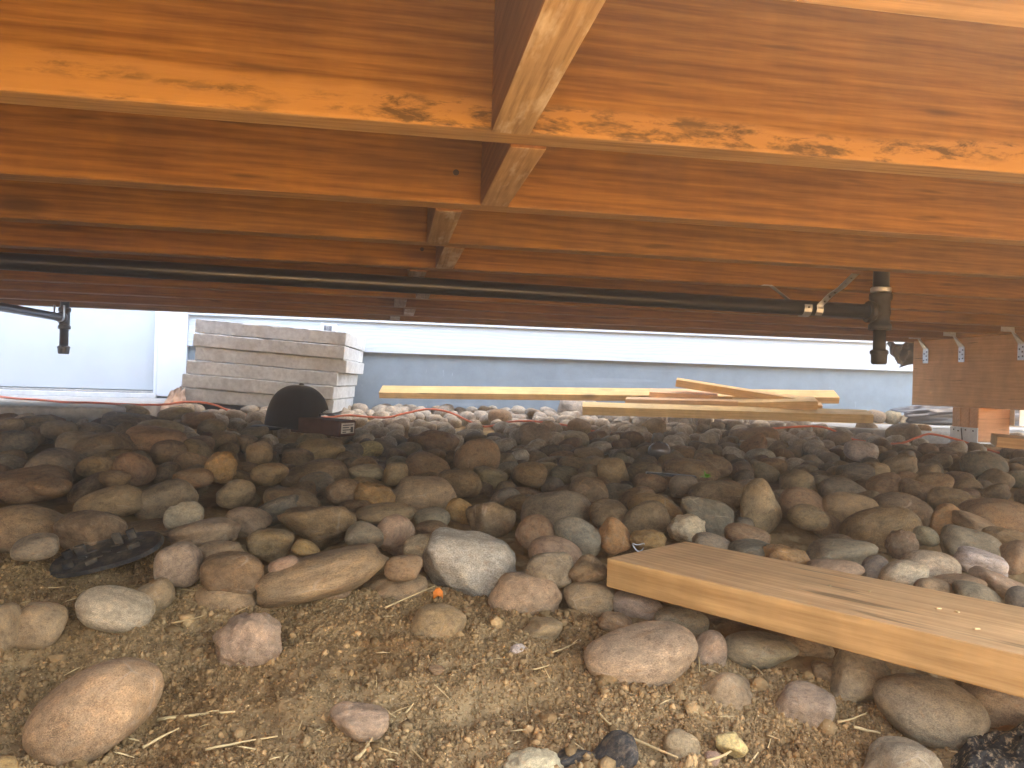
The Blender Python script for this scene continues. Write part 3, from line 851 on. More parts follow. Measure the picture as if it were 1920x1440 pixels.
def auto_label(x, y, w, h, ck):
    size = "large" if w > 95 else ("medium" if w > 62 else "small")
    shape = "flat" if h < .45 * w else ("rounded" if h > .75 * w else "oval")
    best = sorted(ANCH, key=lambda a: (a[0] - x) ** 2 + 4 * (a[1] - y) ** 2)
    for a in best[:6]:
        dx, dy = x - a[0], y - a[1]
        if abs(dx) > 1.6 * abs(dy) * 2: rel = "left of" if dx < 0 else "right of"
        elif abs(dx) > abs(dy) * .9: rel = ("behind and left of" if dx < 0 else "behind and right of") if dy < 0 else ("in front and left of" if dx < 0 else "in front and right of")
        else: rel = "behind" if dy < 0 else "in front of"
        far = "" if math.hypot(dx, 2 * dy) < 150 else "well "
        lab = f"{size} {shape} {CNAME[ck]} stone {far}{rel} {a[2]}"
        if lab not in used and len(lab.split()) <= 16:
            used.add(lab); return lab
    for a in best[:1]:
        lab = f"one more {size} {shape} {CNAME[ck]} stone near {a[2]}"
    return lab

placed = []      # x, y, z, a, b, c, yaw of every stone, for the packing
def jit(c, k):
    f = 1 + random.uniform(-k, k); return tuple(max(.02, q * f * (1 + random.uniform(-.05, .05))) for q in c) + (1,)
pick = {}
def put_stone(me, loc, a, b, c, R, colr, label):
    o = bpy.data.objects.new("river_stone", me); COL.objects.link(o)
    o.matrix_world = Matrix.Translation(Vector(loc)) @ R.to_4x4() @ Matrix.Diagonal((a, b, c, 1))
    o.color = colr if 'slate piece' not in label else (.035, .036, .036, 1)
    tag(o, label, "stone", GRP); return o
R_view = Matrix(((r0[0], f_[0], 0), (r0[1], f_[1], 0), (0, 0, 1)))
n_hand = 0
for ln in STONES.strip().splitlines():
    spec, lab = ln.split("|"); q = spec.split()
    x, y, w_, h_, an = map(float, q[:5]); sh, ck, zone = q[5:]
    if w_ < 12: continue
    rr = ray(x, y); k = -rr[2]
    d = 1.0
    an_r = math.radians(an)
    # the traced w and h are the lengths along the stone's own axes
    for _ in range(40):
        a = w_ * d / F / 2; c_ = h_ * d / F / 2
        b = min(max(.80 * a, c_ * .9), a * 1.02, .09) if a > c_ else max(a * .95, c_ * .8)
        phi = math.atan(k)
        c2 = (c_ ** 2 - (b * math.sin(phi)) ** 2) / math.cos(phi) ** 2
        c = math.sqrt(max(c2, (.55 * c_) ** 2))
        vert = math.sqrt((a * math.sin(an_r)) ** 2 + (c * math.cos(an_r)) ** 2); sink = any(q_ in lab for q_ in ('buried', 'sunk', 'dirt covered', 'at the edge of the dirt', 'dirt edge', 'before the', 'behind the orange'))
        zc = (t_of(d) + rise(d, (x - 960) / F) - (.15 if any(q_ in lab for q_ in ('standing', 'tall', 'perched', 'pyramid', 'broken orange')) else (.40 if h_ > .6 * w_ else .58)) * vert) if zone == 'b' else (g_of(d) + .42 * vert)
        dn = (CZ - zc) / k
        d = .5 * d + .5 * min(max(dn, .5), 4.0)
    loc = at(x, y, d)
    if sink and zone == 'd': loc = loc - np.array([0, 0, .28 * c]); c *= 1.25
    if zone == 'b' and h_ < .62 * w_ and abs(an) < 16 and c < .5 * a + .02: loc = loc - np.array([0, 0, .18 * c]); c *= 1.22
    R = R_view @ Matrix.Rotation(-an_r, 3, 'Y') @ Matrix.Rotation(random.uniform(-.12, .12), 3, 'Z')
    # shapes are shared, so flip them about for variety
    Rf = random.choice([Matrix.Identity(3), Matrix.Rotation(math.pi, 3, 'X'), Matrix.Rotation(math.pi, 3, 'Y'), Matrix.Rotation(math.pi, 3, 'Z')])
    pool = BASE_S if sh == 's' else BASE[sh]
    i_ = pick.get(sh, 0); pick[sh] = i_ + 1
    lab = lab.strip() or auto_label(x, y, w_, h_, ck)
    put_stone(pool[i_ % len(pool)], loc, a * 1.02, b, c * 1.04, R @ Rf, jit([q * (1.0 if zone == 'b' and 'orange rock' not in lab and 'broken orange' not in lab else 1.15) for q in COLR[ck]], .12), lab)
    placed.append((loc[0], loc[1], loc[2], a, b, max(c, vert * .8), -YAW)); n_hand += 1

# ---- the rest of the bed: each stone dropped into the hollows that are left
cell = .008
hx0, hy0, hx1, hy1 = -3.3, .6, 3.9, 4.04
nx, nyy = int((hx1 - hx0) / cell), int((hy1 - hy0) / cell)
HX = hx0 + (np.arange(nx) + .5) * cell; HY = hy0 + (np.arange(nyy) + .5) * cell
gxx, gyy = np.meshgrid(HX, HY, indexing='ij')
H = g_of(depth(gxx, gyy)) + rise(depth(gxx, gyy), (gxx * r0[0] + gyy * r0[1]) / depth(gxx, gyy))
H[(gxx < -.92) & (gyy > 2.78)] = 9; H[(gxx > 2.01) & (gyy > 2.97) & (gyy < 3.63)] = 9
H[(gxx > 2.19) & (gxx < 2.47) & (gyy > 2.61) & (gyy < 2.87)] = 9
def window(x, y, rad):
    i0, i1 = max(0, int((x - rad - hx0) / cell)), min(nx, int((x + rad - hx0) / cell) + 1)
    j0, j1 = max(0, int((y - rad - hy0) / cell)), min(nyy, int((y + rad - hy0) / cell) + 1)
    return i0, i1, j0, j1
def local(x, y, yaw, a, b, i0, i1, j0, j1):
    dx = gxx[i0:i1, j0:j1] - x; dy = gyy[i0:i1, j0:j1] - y
    ca, sa = math.cos(yaw), math.sin(yaw)
    q = ((dx * ca + dy * sa) / a) ** 2 + ((-dx * sa + dy * ca) / b) ** 2
    return q
def stamp(x, y, z, a, b, c, yaw):
    W = window(x, y, max(a, b)); i0, i1, j0, j1 = W
    if i1 <= i0 or j1 <= j0: return
    q = local(x, y, yaw, a, b, *W); ins = q < 1
    top = z + c * np.sqrt(np.clip(1 - q, 0, 1))
    H[i0:i1, j0:j1] = np.where(ins, np.maximum(H[i0:i1, j0:j1], top), H[i0:i1, j0:j1])
for s_ in placed: stamp(*s_)
# keep clear: cap, box, pavers' foot, the front plank
for (x, y, dd, ra) in ((557, 800, 2.66, .085), (620, 805, 2.58, .08)):
    p = at(x, y, dd); stamp(p[0], p[1], p[2], ra, ra, .02, 0)
fill = []
cand = 22000
u_r = rng.uniform(-.72, .74, cand); dd_ = np.sqrt(rng.uniform(.85 ** 2, 4.0 ** 2, cand))
order = np.argsort(-rng.random(cand))
for ii in order:
    d = dd_[ii]; P = f_ * d + u_r[ii] * d * r0
    x, y = P[0], P[1]
    if not (hx0 + .1 < x < hx1 - .1 and hy0 + .05 < y < hy1 - .05): continue
    px, py, _ = project((x, y, t_of(d) - .03))
    yb = np.interp(px, BX, BY)
    if py > yb - 12: continue
    first = len(fill) < 900
    a = float(np.clip(rng.lognormal(math.log(.054 if first else .036), .28), .020, .085)); b = a * rng.uniform(.74, .98); c = a * rng.uniform(.60, .90)
    yaw = rng.uniform(0, math.pi)
    W = window(x, y, a); i0, i1, j0, j1 = W
    q = local(x, y, yaw, a, b, *W); ins = q < .8
    if not ins.any(): continue
    hh = H[i0:i1, j0:j1][ins]
    low = c * np.sqrt(1 - q[ins])
    z = float(np.quantile(hh + low, .90)) - .004          # rests on its neighbours, settled a little
    tt = t_of(d) + float(rise(d, u_r[ii])) - .024 * min(1, max(0, (1.7 - d) / .5))
    if (d < 1.3 and a > .036) or (d < 2.0 and a > .052): continue
    if z + c > tt + rng.uniform(-.026, .001 if d < 2.2 else .007) or z > 5: continue
    stamp(x, y, z, a, b, c, yaw)
    fill.append((x, y, z, a, b, c, yaw))
print("stones by hand", n_hand, "filled", len(fill))
def app_size(s_):
    return s_[3] / max(depth(s_[0], s_[1]), .3)
# the largest in view stay single objects; the rest is one mass of geometry
in_view = []
for s_ in fill:
    px, py, d = project(s_[:3])
    vis = -20 < px < 1940 and 700 < py < 1440
    # how much of its top stands clear of the heights between it and the lens
    in_view.append((app_size(s_) if vis else 0) * (1 if s_[2] + s_[5] > t_of(d) - .022 else .45))
rank = np.argsort(-np.array(in_view))
single = set(rank[:300 - n_hand].tolist())
keys = list("tbgarkbtaseabkg"); daylit_keys = list("cwcwtpcwyw")  # second list: paler colours standing in for daylight towards the house
V_all, T_all, off = [], [], 0
V_far, T_far, off2 = [], [], 0
for k, s_ in enumerate(fill):
    x, y, z, a, b, c, yaw = s_
    R = Matrix.Rotation(yaw, 3, 'Z') @ Matrix.Rotation(random.uniform(-.4, .4), 3, 'X') @ Matrix.Rotation(random.uniform(-.4, .4), 3, 'Y')
    px, py, d = project((x, y, z))
    if k in single:
        ck = random.choice(daylit_keys if y > rng.uniform(2.2, 3.0) else keys); sh = random.choice("rrrrrrgf")
        pool = BASE_S if ck == 's' else BASE[sh]
        put_stone(random.choice(pool), (x, y, z), a, b, c, R, jit([q * .95 for q in COLR[ck]], .15), auto_label(px, py, 2 * a * F / d, 2 * c * F / d, ck))
    else:
        p, t = STUFF_SH[int(rng.integers(0, len(STUFF_SH)))] if 'STUFF_SH' in globals() else (None, None)
        if p is None:
            STUFF_SH = [stone_verts(3, kd, np.random.default_rng(3000 + q)) for q, kd in enumerate("rrrrgrrgrrfr")]
            STUFF_LO = [stone_verts(2, kd, np.random.default_rng(3100 + q)) for q, kd in enumerate("rrrrgrrgrrfr")]
            p, t = STUFF_SH[0]
        if d > 2.0: p, t = STUFF_LO[int(rng.integers(0, len(STUFF_LO)))]
        Rm = np.array(R)
        vv = (p * np.array([a, b, c])) @ Rm.T + np.array([x, y, z])
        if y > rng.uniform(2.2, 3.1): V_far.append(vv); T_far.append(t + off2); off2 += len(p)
        else: V_all.append(vv); T_all.append(t + off); off += len(p)
me = np_mesh("river_stones", np.concatenate(V_all), np.concatenate(T_all)); shade_smooth(me)
tag(link("river_stones", me, M_STONE_I), "many smaller brown and grey river stones filling the bed beneath the deck", "stones", None, "stuff")
me = np_mesh("daylit_river_stones", np.concatenate(V_far), np.concatenate(T_far)); shade_smooth(me)
tag(link("daylit_river_stones", me, M_STONE_DAYLIT), "many river stones coloured pale for daylight in the open strip before the house wall", "stones", None, "stuff")

# ------------------------------------------------------------------ soil crumbs, straw
def ground_at(x, y):                                       # photo point to the dirt surface
    rr = ray(x, y); d = 1.0
    for _ in range(30):
        P = rr * d; dn = (CZ - float(ground_z(P[0], P[1]))) / -rr[2]; d = .5 * d + .5 * dn
    p = rr * d; return np.array([p[0], p[1], p[2] + CZ])
v12, t12 = unit_sphere(1) if False else (None, None)
_bm = bmesh.new(); bmesh.ops.create_icosphere(_bm, subdivisions=1, radius=1.0); _bm.verts.ensure_lookup_table()
v12 = np.array([q.co[:] for q in _bm.verts]); t12 = np.array([[a.index for a in f.verts] for f in _bm.faces]); _bm.free()
v8 = np.array([(1, 0, 0), (-1, 0, 0), (0, 1, 0), (0, -1, 0), (0, 0, 1), (0, 0, -1)], float)
t8 = np.array([(0, 2, 4), (2, 1, 4), (1, 3, 4), (3, 0, 4), (2, 0, 5), (1, 2, 5), (3, 1, 5), (0, 3, 5)])
def crumbs(n, smin, smax, power, umin=-.72, umax=.72, dmin=.62, dmax=1.3, v12=v12, t12=t12):
    u = rng.uniform(umin, umax, n * 3); d = rng.uniform(dmin, dmax, n * 3)
    P = f_[None] * d[:, None] + (u * d)[:, None] * r0[None]
    dens = fbm(P[:, 0], P[:, 1], 9, 3)
    px = 960 + F * u; gz = ground_z(P[:, 0], P[:, 1])
    py = 720 + F * (CZ - gz) / d + u * F * math.sin(ROLL)
    keep = (py > np.interp(px, BX, BY) - 25) & (dens > rng.uniform(-.75, .25, n * 3))
    P = P[keep][:n]; gz = gz[keep][:n]; m = len(P)
    s = smin + (smax - smin) * rng.random(m) ** power
    sc3 = s[:, None] * rng.uniform(.6, 1.25, (m, 3))
    base = v12[None] * rng.uniform(.5, 1.3, (m, len(v12), 1))
    th = rng.uniform(0, 6.28, m); c_, s_ = np.cos(th), np.sin(th)
    vv = base * sc3[:, None, :]
    vx = vv[..., 0] * c_[:, None] - vv[..., 1] * s_[:, None]; vy = vv[..., 0] * s_[:, None] + vv[..., 1] * c_[:, None]
    vz = vv[..., 2]
    VV = np.stack([vx + P[:, None, 0], vy + P[:, None, 1], vz + gz[:, None] + s[:, None] * .25], -1).reshape(-1, 3)
    TT = (t12[None] + (np.arange(m) * len(v12))[:, None, None]).reshape(-1, 3)
    return VV, TT
V1, T1 = crumbs(120000, .0009, .0023, 1.3, v12=v8, t12=t8); V2, T2_ = crumbs(9000, .0020, .0050, 1.9)
V3, T3 = crumbs(110, .006, .012, 1.5); V2 = np.concatenate([V2, V3]); T2_ = np.concatenate([T2_, T3 + len(V2) - len(V3)])
me = np_mesh("soil_crumbs", np.concatenate([V1, V2]), np.concatenate([T1, T2_ + len(V1)]))
tag(link("soil_crumbs", me, M_CRUMB), "loose crumbs of dry tan soil scattered over the dirt", "soil", None, "stuff")

def straw_mesh(p0, p1, wid, bend=.0):
    bm = bmesh.new(); p0, p1 = Vector(p0), Vector(p1)
    L = (p1 - p0).length; t = (p1 - p0).normalized(); sd_ = t.cross(Vector((0, 0, 1))).normalized()
    n = 7; pts = [p0 + (p1 - p0) * (k / (n - 1)) + sd_ * bend * L * math.sin(math.pi * k / (n - 1)) + Vector((0, 0, random.uniform(0, .0008))) for k in range(n)]
    tube_bm(bm, pts, [wid * (1 - .55 * k / (n - 1)) for k in range(n)], 6)
    return bm_mesh(bm, "straw_stalk")
STR = [(295, 1361, 440, 1352, .0022, "long split straw stalk right of the lower left boulder"), (267, 1414, 335, 1383, .0016, "straw stalk pointing up beside the lower left boulder"), (385, 1418, 520, 1398, .0014, "thin straw stalk lying along the bottom left dirt"),
       (322, 1178, 385, 1167, .0013, "bent straw sliver left of the pitted pink stone"), (722, 1149, 815, 1112, .0013, "straight straw stalk pointing at the orange scrap"), (668, 1436, 702, 1392, .0022, "thick straw stalk at the bottom edge of the dirt"),
       (722, 1340, 742, 1362, .0010, "short straw across the streaked pink stone"), (760, 1349, 775, 1335, .0014, "short pale straw right of the streaked pink stone"), (505, 1142, 555, 1138, .0010, "thin straw before the very long tan boulder"),
       (1035, 1234, 1082, 1218, .0011, "forked straw left of the big pinkish tan stone"), (1000, 1266, 1030, 1262, .0011, "tiny straw in the shaded hollow"), (1310, 1242, 1311, 1276, .0012, "upright straw before the pink half round stone"),
       (1245, 1145, 1257, 1172, .0009, "curved pale straw on the granite stone under the plank"), (1265, 1170, 1284, 1150, .0011, "straight pale straw on the granite stone under the plank"), (1160, 1388, 1270, 1440, .0018, "long straw running to the bottom edge"),
       (1395, 1248, 1430, 1280, .0016, "straw below the grey green stone"), (1120, 1345, 1165, 1392, .0012, "thin straw over the black slate pieces"), (1325, 1440, 1385, 1415, .0016, "straw under the yellow angular pebble"),
       (1570, 1366, 1625, 1352, .0012, "straw beside the flat sunken slate"), (1600, 1375, 1650, 1392, .0018, "curled bark strip near the green grey egg stone"), (925, 1262, 950, 1270, .0010, "short white straw at middle dirt"), (710, 1415, 745, 1432, .0010, "white straw near the bottom edge"),
       (90, 1111, 122, 1113, .0009, "straw below the black plastic plate"), (335, 1114, 372, 1121, .0010, "straw at the foot of the flat tan stone")]
for x0, y0, x1, y1, wd, lab in STR:
    a_, b_ = ground_at(x0, y0), ground_at(x1, y1); lift = .006 if 'granite' not in lab else .035
    o = link("straw_stalk", straw_mesh(a_ + np.array([0, 0, lift]), b_ + np.array([0, 0, lift + .003]), wd, random.uniform(-.06, .06)), M_STRAW)
    tag(o, lab, "straw", "straw stalks on the dirt")
# fine litter nobody could count
bm = bmesh.new()
for _ in range(190):
    x, y = random.uniform(0, 1900), random.uniform(1110, 1440)
    if y < np.interp(x, BX, BY) + 10: continue
    if random.random() > .35 + .65 * (y - 1100) / 340: continue
    p = Vector(ground_at(x, y)) + Vector((0, 0, .005)); an = random.uniform(0, 6.28); L = random.uniform(.004, .013)
    t = Vector((math.cos(an), math.sin(an), random.uniform(-.1, .5))).normalized()
    tube_bm_pts = [p - t * L, p + t * L]
    sdv = t.cross(Vector((0, 0, 1))).normalized() * random.uniform(.0004, .0011)
    vs = [bm.verts.new(q) for q in (p - t * L - sdv, p - t * L + sdv, p + t * L + sdv * .6, p + t * L - sdv * .6, p + Vector((0, 0, .0012)))]
    for q in ((0, 1, 4), (1, 2, 4), (2, 3, 4), (3, 0, 4)): bm.faces.new([vs[a] for a in q])
tag(link("straw_litter", bm_mesh(bm, "straw_litter"), M_STRAW), "tiny straw and wood flecks strewn over the dirt", "litter", None, "stuff")

# ------------------------------------------------------------------ the plank in front
def oriented_box(name, P0, P1, hgt, wid, mats, tilt=0.0, side=1, edge_mat=True, bev=.002):
    """a board whose lower front edge runs from P0 to P1; it reaches back by wid"""
    P0, P1 = Vector(P0), Vector(P1); L = (P1 - P0).length
    ex = (P1 - P0).normalized(); ey = Vector((0, 0, 1)).cross(ex).normalized() * side; ez = ex.cross(ey)
    if ez.z < 0: ez = -ez
    bm = bmesh.new(); add_box(bm, (-L / 2, 0, 0), (L / 2, wid, hgt), 0, bev, seg=2); bm.normal_update()
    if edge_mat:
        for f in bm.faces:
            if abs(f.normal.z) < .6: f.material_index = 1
    M3 = Matrix((ex, ey, ez)).transposed() @ Matrix.Rotation(tilt, 3, 'X')
    o = link(name, bm_mesh(bm, name), mats)
    o.matrix_world = Matrix.Translation((P0 + P1) / 2) @ M3.to_4x4()
    return o
zt = CZ - .225
Pa = on_z(1138, 1046, zt); Pb = on_z(1921, 1229, zt)
Pb2 = Pa + (Pb - Pa) * 1.9
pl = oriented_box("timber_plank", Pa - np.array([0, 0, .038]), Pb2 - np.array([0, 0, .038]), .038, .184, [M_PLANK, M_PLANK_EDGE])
tag(pl, "thick honey coloured fir plank lying across the stones at lower right", "plank", "loose lumber")

# ------------------------------------------------------------------ lumber by the foundation
def board(name, x0, y0, d0, x1, y1, d1, tilt, mat, lab, wid=.089, hgt=.038):
    a_, b_ = at(x0, y0, d0), at(x1, y1, d1)
    o = oriented_box("lumber_board", a_, b_, hgt, wid, [mat], tilt=-tilt, edge_mat=False, bev=.0015)
    tag(o, lab, "lumber", "loose lumber"); return o
board("a", 711, 747, 3.80, 1573, 757, 3.66, -math.radians(23), M_LUMBER_O, "longest pale board lying along the foundation behind the other boards", hgt=.032)
board("b", 1092, 778, 3.42, 1637, 794, 3.32, -math.radians(13), M_LUMBER, "long pale yellow board nearest the stones in front of the lumber pile")
board("c", 1217, 745, 3.62, 1345, 752, 3.55, -math.radians(12), M_LUMBER_R, "short reddish board lying on the long board at the pile's left", hgt=.026)
board("d", 1172, 761, 3.56, 1384, 766, 3.44, -math.radians(6), M_LUMBER_R, "brown board under the short reddish board", hgt=.032)
board("e", 1266, 725, 3.58, 1532, 768, 3.42, -math.radians(10), M_LUMBER_O, "slanting orange board lying across the pile with its left end up", hgt=.034, wid=.06)
board("f", 1375, 770, 3.46, 1532, 768, 3.38, -math.radians(14), M_LUMBER, "short yellow board on the right behind the nearest board")
board("g", 1480, 768, 3.5, 1542, 772, 3.46, -math.radians(8), M_LUMBER_O, "stub of orange board poking out at the pile's right end", hgt=.028)
board("h", 1868, 838, 2.52, 2080, 858, 2.40, -math.radians(3), M_PLANK, "brown board end on the stones at the right edge beside the post", hgt=.034, wid=.12)

# ------------------------------------------------------------------ pavers
pv_l = at(350, 752, 3.25)
Rp = Matrix.Rotation(math.radians(-5.3), 4, 'Z') @ Matrix.Rotation(math.radians(3.3), 4, 'Y')
offs = [-.027, -.030, -.020, .012, -.001, 0.0]           # from the lowest up
names = ["lowest", "second lowest", "third lowest", "third from the top of", "second from the top of", "topmost"]
def paver_mesh(seed):
    rg = np.random.default_rng(seed)
    bm = bmesh.new(); add_box(bm, (0, 0, 0), (.635, .61, .0556), 0, .004, seg=2)
    bmesh.ops.subdivide_edges(bm, edges=[e for e in bm.edges if e.calc_length() > .2], cuts=24, use_grid_fill=True)
    for v in bm.verts:
        k = .0016 if (v.co.z > .045) else .0007
        v.co += Vector(rg.normal(size=3)) * k * .6
    return bm_mesh(bm, "concrete_paver")
for k in range(6):
    o = link("concrete_paver", paver_mesh(k), M_PAVER)
    o.matrix_world = Matrix.Translation(Vector(pv_l)) @ Rp @ Matrix.Translation((offs[k] + .003, rng.uniform(-.012, .012), k * .0588)) @ Matrix.Rotation(rng.uniform(-.012, .012), 4, 'Z')
    lab = f"{names[k]} grey concrete paver in the stack by the door" if k < 3 or k == 5 else f"grey concrete paver {names[k]} the stack by the door"
    tag(o, lab, "paver", "concrete pavers stacked by the door")
def in_stack(x, y, z): return Matrix.Translation(Vector(pv_l)) @ Rp @ Vector((x, y, z))
pad = box("rubber_mat", (-.03, .0, -.03), (.62, .58, -.004), M_BLACKPLASTIC, bev=.004); pad.matrix_world = Matrix.Translation(Vector(pv_l)) @ Rp
tag(pad, "black pad under the stack of concrete pavers", "pad")
# small white carton with a bar code behind the top paver
ct = empty("white_carton", in_stack(.51, .30, .355), "small white carton with a bar code on top of the paver stack", "carton")
cb = under(box("carton_body", (-.035, -.02, 0), (.035, .02, .042), M_TRIM, bev=.003), ct); cb.matrix_parent_inverse = Matrix.Identity(4)
bm = bmesh.new()
xx = -.018
while xx < .018:
    wd = random.choice([.0008, .0014, .002]); add_box(bm, (xx, -.0206, .008), (xx + wd, -.0201, .032), 0); xx += wd + random.choice([.001, .0016])
bc = under(link("bar_code", bm_mesh(bm, "bar_code"), M_INK), ct); bc.matrix_parent_inverse = Matrix.Identity(4)
ct.rotation_euler = (0, math.radians(3.3), math.radians(-5.3))

# ------------------------------------------------------------------ cap
def make_cap():
    base = at(557, 803, 2.66)
    root = empty("baseball_cap", base, "black baseball cap resting on the stones with its strap opening to the right", "cap")
    nu, nv = 64, 30
    bm = bmesh.new(); grid = {}
    L, Wd, Ht = .104, .088, .150
    for a in range(nu):
        ph = 2 * math.pi * a / nu                       # ph 0 = back (photo right)
        for b in range(nv + 1):
            t = b / nv
            rad = math.cos(t * math.pi / 2) ** .80
            zz = Ht * math.sin(t * math.pi / 2) ** .92
            bulge = 1 + .05 * math.sin(math.pi * t)
            xk = L * (1.0 if math.cos(ph) > 0 else 1.04)
            seam = 1 - .012 * max(0, math.cos(ph * 6)) ** 12 * math.sin(math.pi * t)
            fold = 1 + .012 * math.sin(5 * ph + 6 * t) * math.sin(math.pi * t)
            grid[a, b] = bm.verts.new((xk * rad * bulge * seam * fold * math.cos(ph), Wd * rad * bulge * seam * fold * math.sin(ph), zz))
    for a in range(nu):
        for b in range(nv):
            ph = (a + .5) / nu * 2 * math.pi; ph = (ph + math.pi) % (2 * math.pi) - math.pi + .10   # the opening faces the photo's right
            hole = abs(ph) < .80 and .16 < (b + .5) / nv < .17 + .14 * math.sqrt(max(0, 1 - (ph / .80) ** 2))
            if hole: continue
            try: bm.faces.new((grid[a, b], grid[(a + 1) % nu, b], grid[(a + 1) % nu, b + 1], grid[a, b + 1])).smooth = True
            except ValueError: pass
    bmesh.ops.remove_doubles(bm, verts=bm.verts, dist=.0004)
    bmesh.ops.recalc_face_normals(bm, faces=bm.faces)
    bmesh.ops.solidify(bm, geom=bm.faces[:], thickness=.002)
    def add(o): o.parent = root; return o
    add(link("crown", bm_mesh(bm, "crown"), M_CAP))
    bm = bmesh.new(); n = 18; rows = []
    for k in range(n + 1):
        an = math.radians(-78 + 156 * k / n)
        inner = Vector((-L * 1.03 * math.cos(an * .92), Wd * 1.0 * math.sin(an * .92), .004)); reach = .078 * math.cos(an) ** .6
        rows.append([inner, inner + Vector((-reach * .5, 0, -.005 * math.cos(an * 1.1))), inner + Vector((-reach, 0, -.022 + .03 * (1 - math.cos(an)) - .01))])
    vs = [[bm.verts.new(p) for p in rr] for rr in rows]
    for k in range(n):
        for c in range(2): bm.faces.new((vs[k][c], vs[k + 1][c], vs[k + 1][c + 1], vs[k][c + 1])).smooth = True
    bmesh.ops.recalc_face_normals(bm, faces=bm.faces); bmesh.ops.solidify(bm, geom=bm.faces[:], thickness=.003)
    add(link("brim", bm_mesh(bm, "brim"), M_CAP))
    bm = bmesh.new()
    pts = [Vector((L * 1.02 * math.cos(a), Wd * 1.02 * math.sin(a), .018)) for a in np.linspace(-1.1, .95, 16)]
    for k in range(len(pts) - 1):
        a_, b_ = pts[k], pts[k + 1]
        q = [bm.verts.new(c) for c in (a_, b_, b_ + Vector((0, 0, .017)), a_ + Vector((0, 0, .017)))]; bm.faces.new(q)
    bmesh.ops.solidify(bm, geom=bm.faces[:], thickness=.003)
    add(link("strap", bm_mesh(bm, "strap"), M_CAP))
    add(lathe("top_button", [(.008, 0), (.0085, .002), (.006, .005), (.001, .006)], M_CAP, None, Matrix.Translation((0, 0, Ht + .0005)), 16))
    root.rotation_euler = (0, math.radians(4), -YAW + math.radians(17))
    return root
make_cap()

# red-brown box with a pale label on its end
bx_ = empty("cardboard_box", at(610, 814, 2.58), "reddish brown brick shaped box with a small pale label, right of the cap", "box")
bx_.rotation_euler = (0, math.radians(2), -YAW + math.radians(-24))
b1 = box("box_body", (-.115, -.04, 0), (.085, .05, .052), M_BOX, bx_, .003)
l1 = box("end_label", (.0852, -.030, .010), (.0862, .040, .044), M_LABEL, bx_)
bm = bmesh.new()
for (ya, yb, za, zb_) in ((-.024, .034, .036, .039), (-.024, .010, .028, .031), (-.024, .024, .020, .023), (-.024, -.004, .013, .016), (.020, .034, .013, .031)):
    add_box(bm, (.0863, ya, za), (.0868, yb, zb_), 0)
lp = link("label_print", bm_mesh(bm, "label_print"), M_INK, l1)

# ------------------------------------------------------------------ cord
def smooth_path(pts, n=8):
    P = [Vector(p) for p in pts]; outp = []
    for k in range(len(P) - 1):
        p0, p1, p2, p3 = P[max(k - 1, 0)], P[k], P[k + 1], P[min(k + 2, len(P) - 1)]
        for s in range(n):
            t = s / n
            outp.append(.5 * ((2 * p1) + (p2 - p0) * t + (2 * p0 - 5 * p1 + 4 * p2 - p3) * t * t + (3 * p1 - p0 - 3 * p2 + p3) * t ** 3))
    outp.append(P[-1]); return outp
sz = -.122 + CZ + .005
c1 = [on_z(x, y, sz) for x, y in ((-160, 735), (-40, 740), (30, 747), (80, 750), (120, 754), (175, 755), (235, 758), (275, 759), (312, 758))]
c2 = [at(*q) for q in ((340, 754, 3.15), (375, 754, 3.1), (405, 760, 3.08), (432, 770, 3.05), (500, 785, 3.05), (560, 785, 3.08), (620, 782, 3.12), (655, 779, 3.15), (720, 783, 3.2), (760, 775, 3.25), (805, 767, 3.3), (845, 774, 3.3), (880, 790, 3.25), (910, 800, 3.22), (955, 791, 3.2),
                       (1000, 790, 3.2), (1060, 797, 3.2), (1110, 808, 3.2), (1200, 818, 3.2), (1330, 820, 3.15), (1420, 807, 3.1), (1480, 801, 3.1), (1545, 801, 3.1), (1600, 824, 3.1), (1680, 832, 3.0), (1720, 820, 2.98), (1745, 814, 2.97), (1790, 823, 2.93), (1830, 836, 2.9), (1880, 850, 2.85), (1897, 838, 2.8), (1899, 858, 2.75), (1925, 866, 2.7), (2000, 870, 2.7))]
cp = smooth_path(c1 + c2, 6)
bm = bmesh.new(); tube_bm(bm, cp, .0042, 8)
tag(link("extension_cord", bm_mesh(bm, "extension_cord"), M_CORD), "orange extension cord winding over the slab and lit stones", "cord")

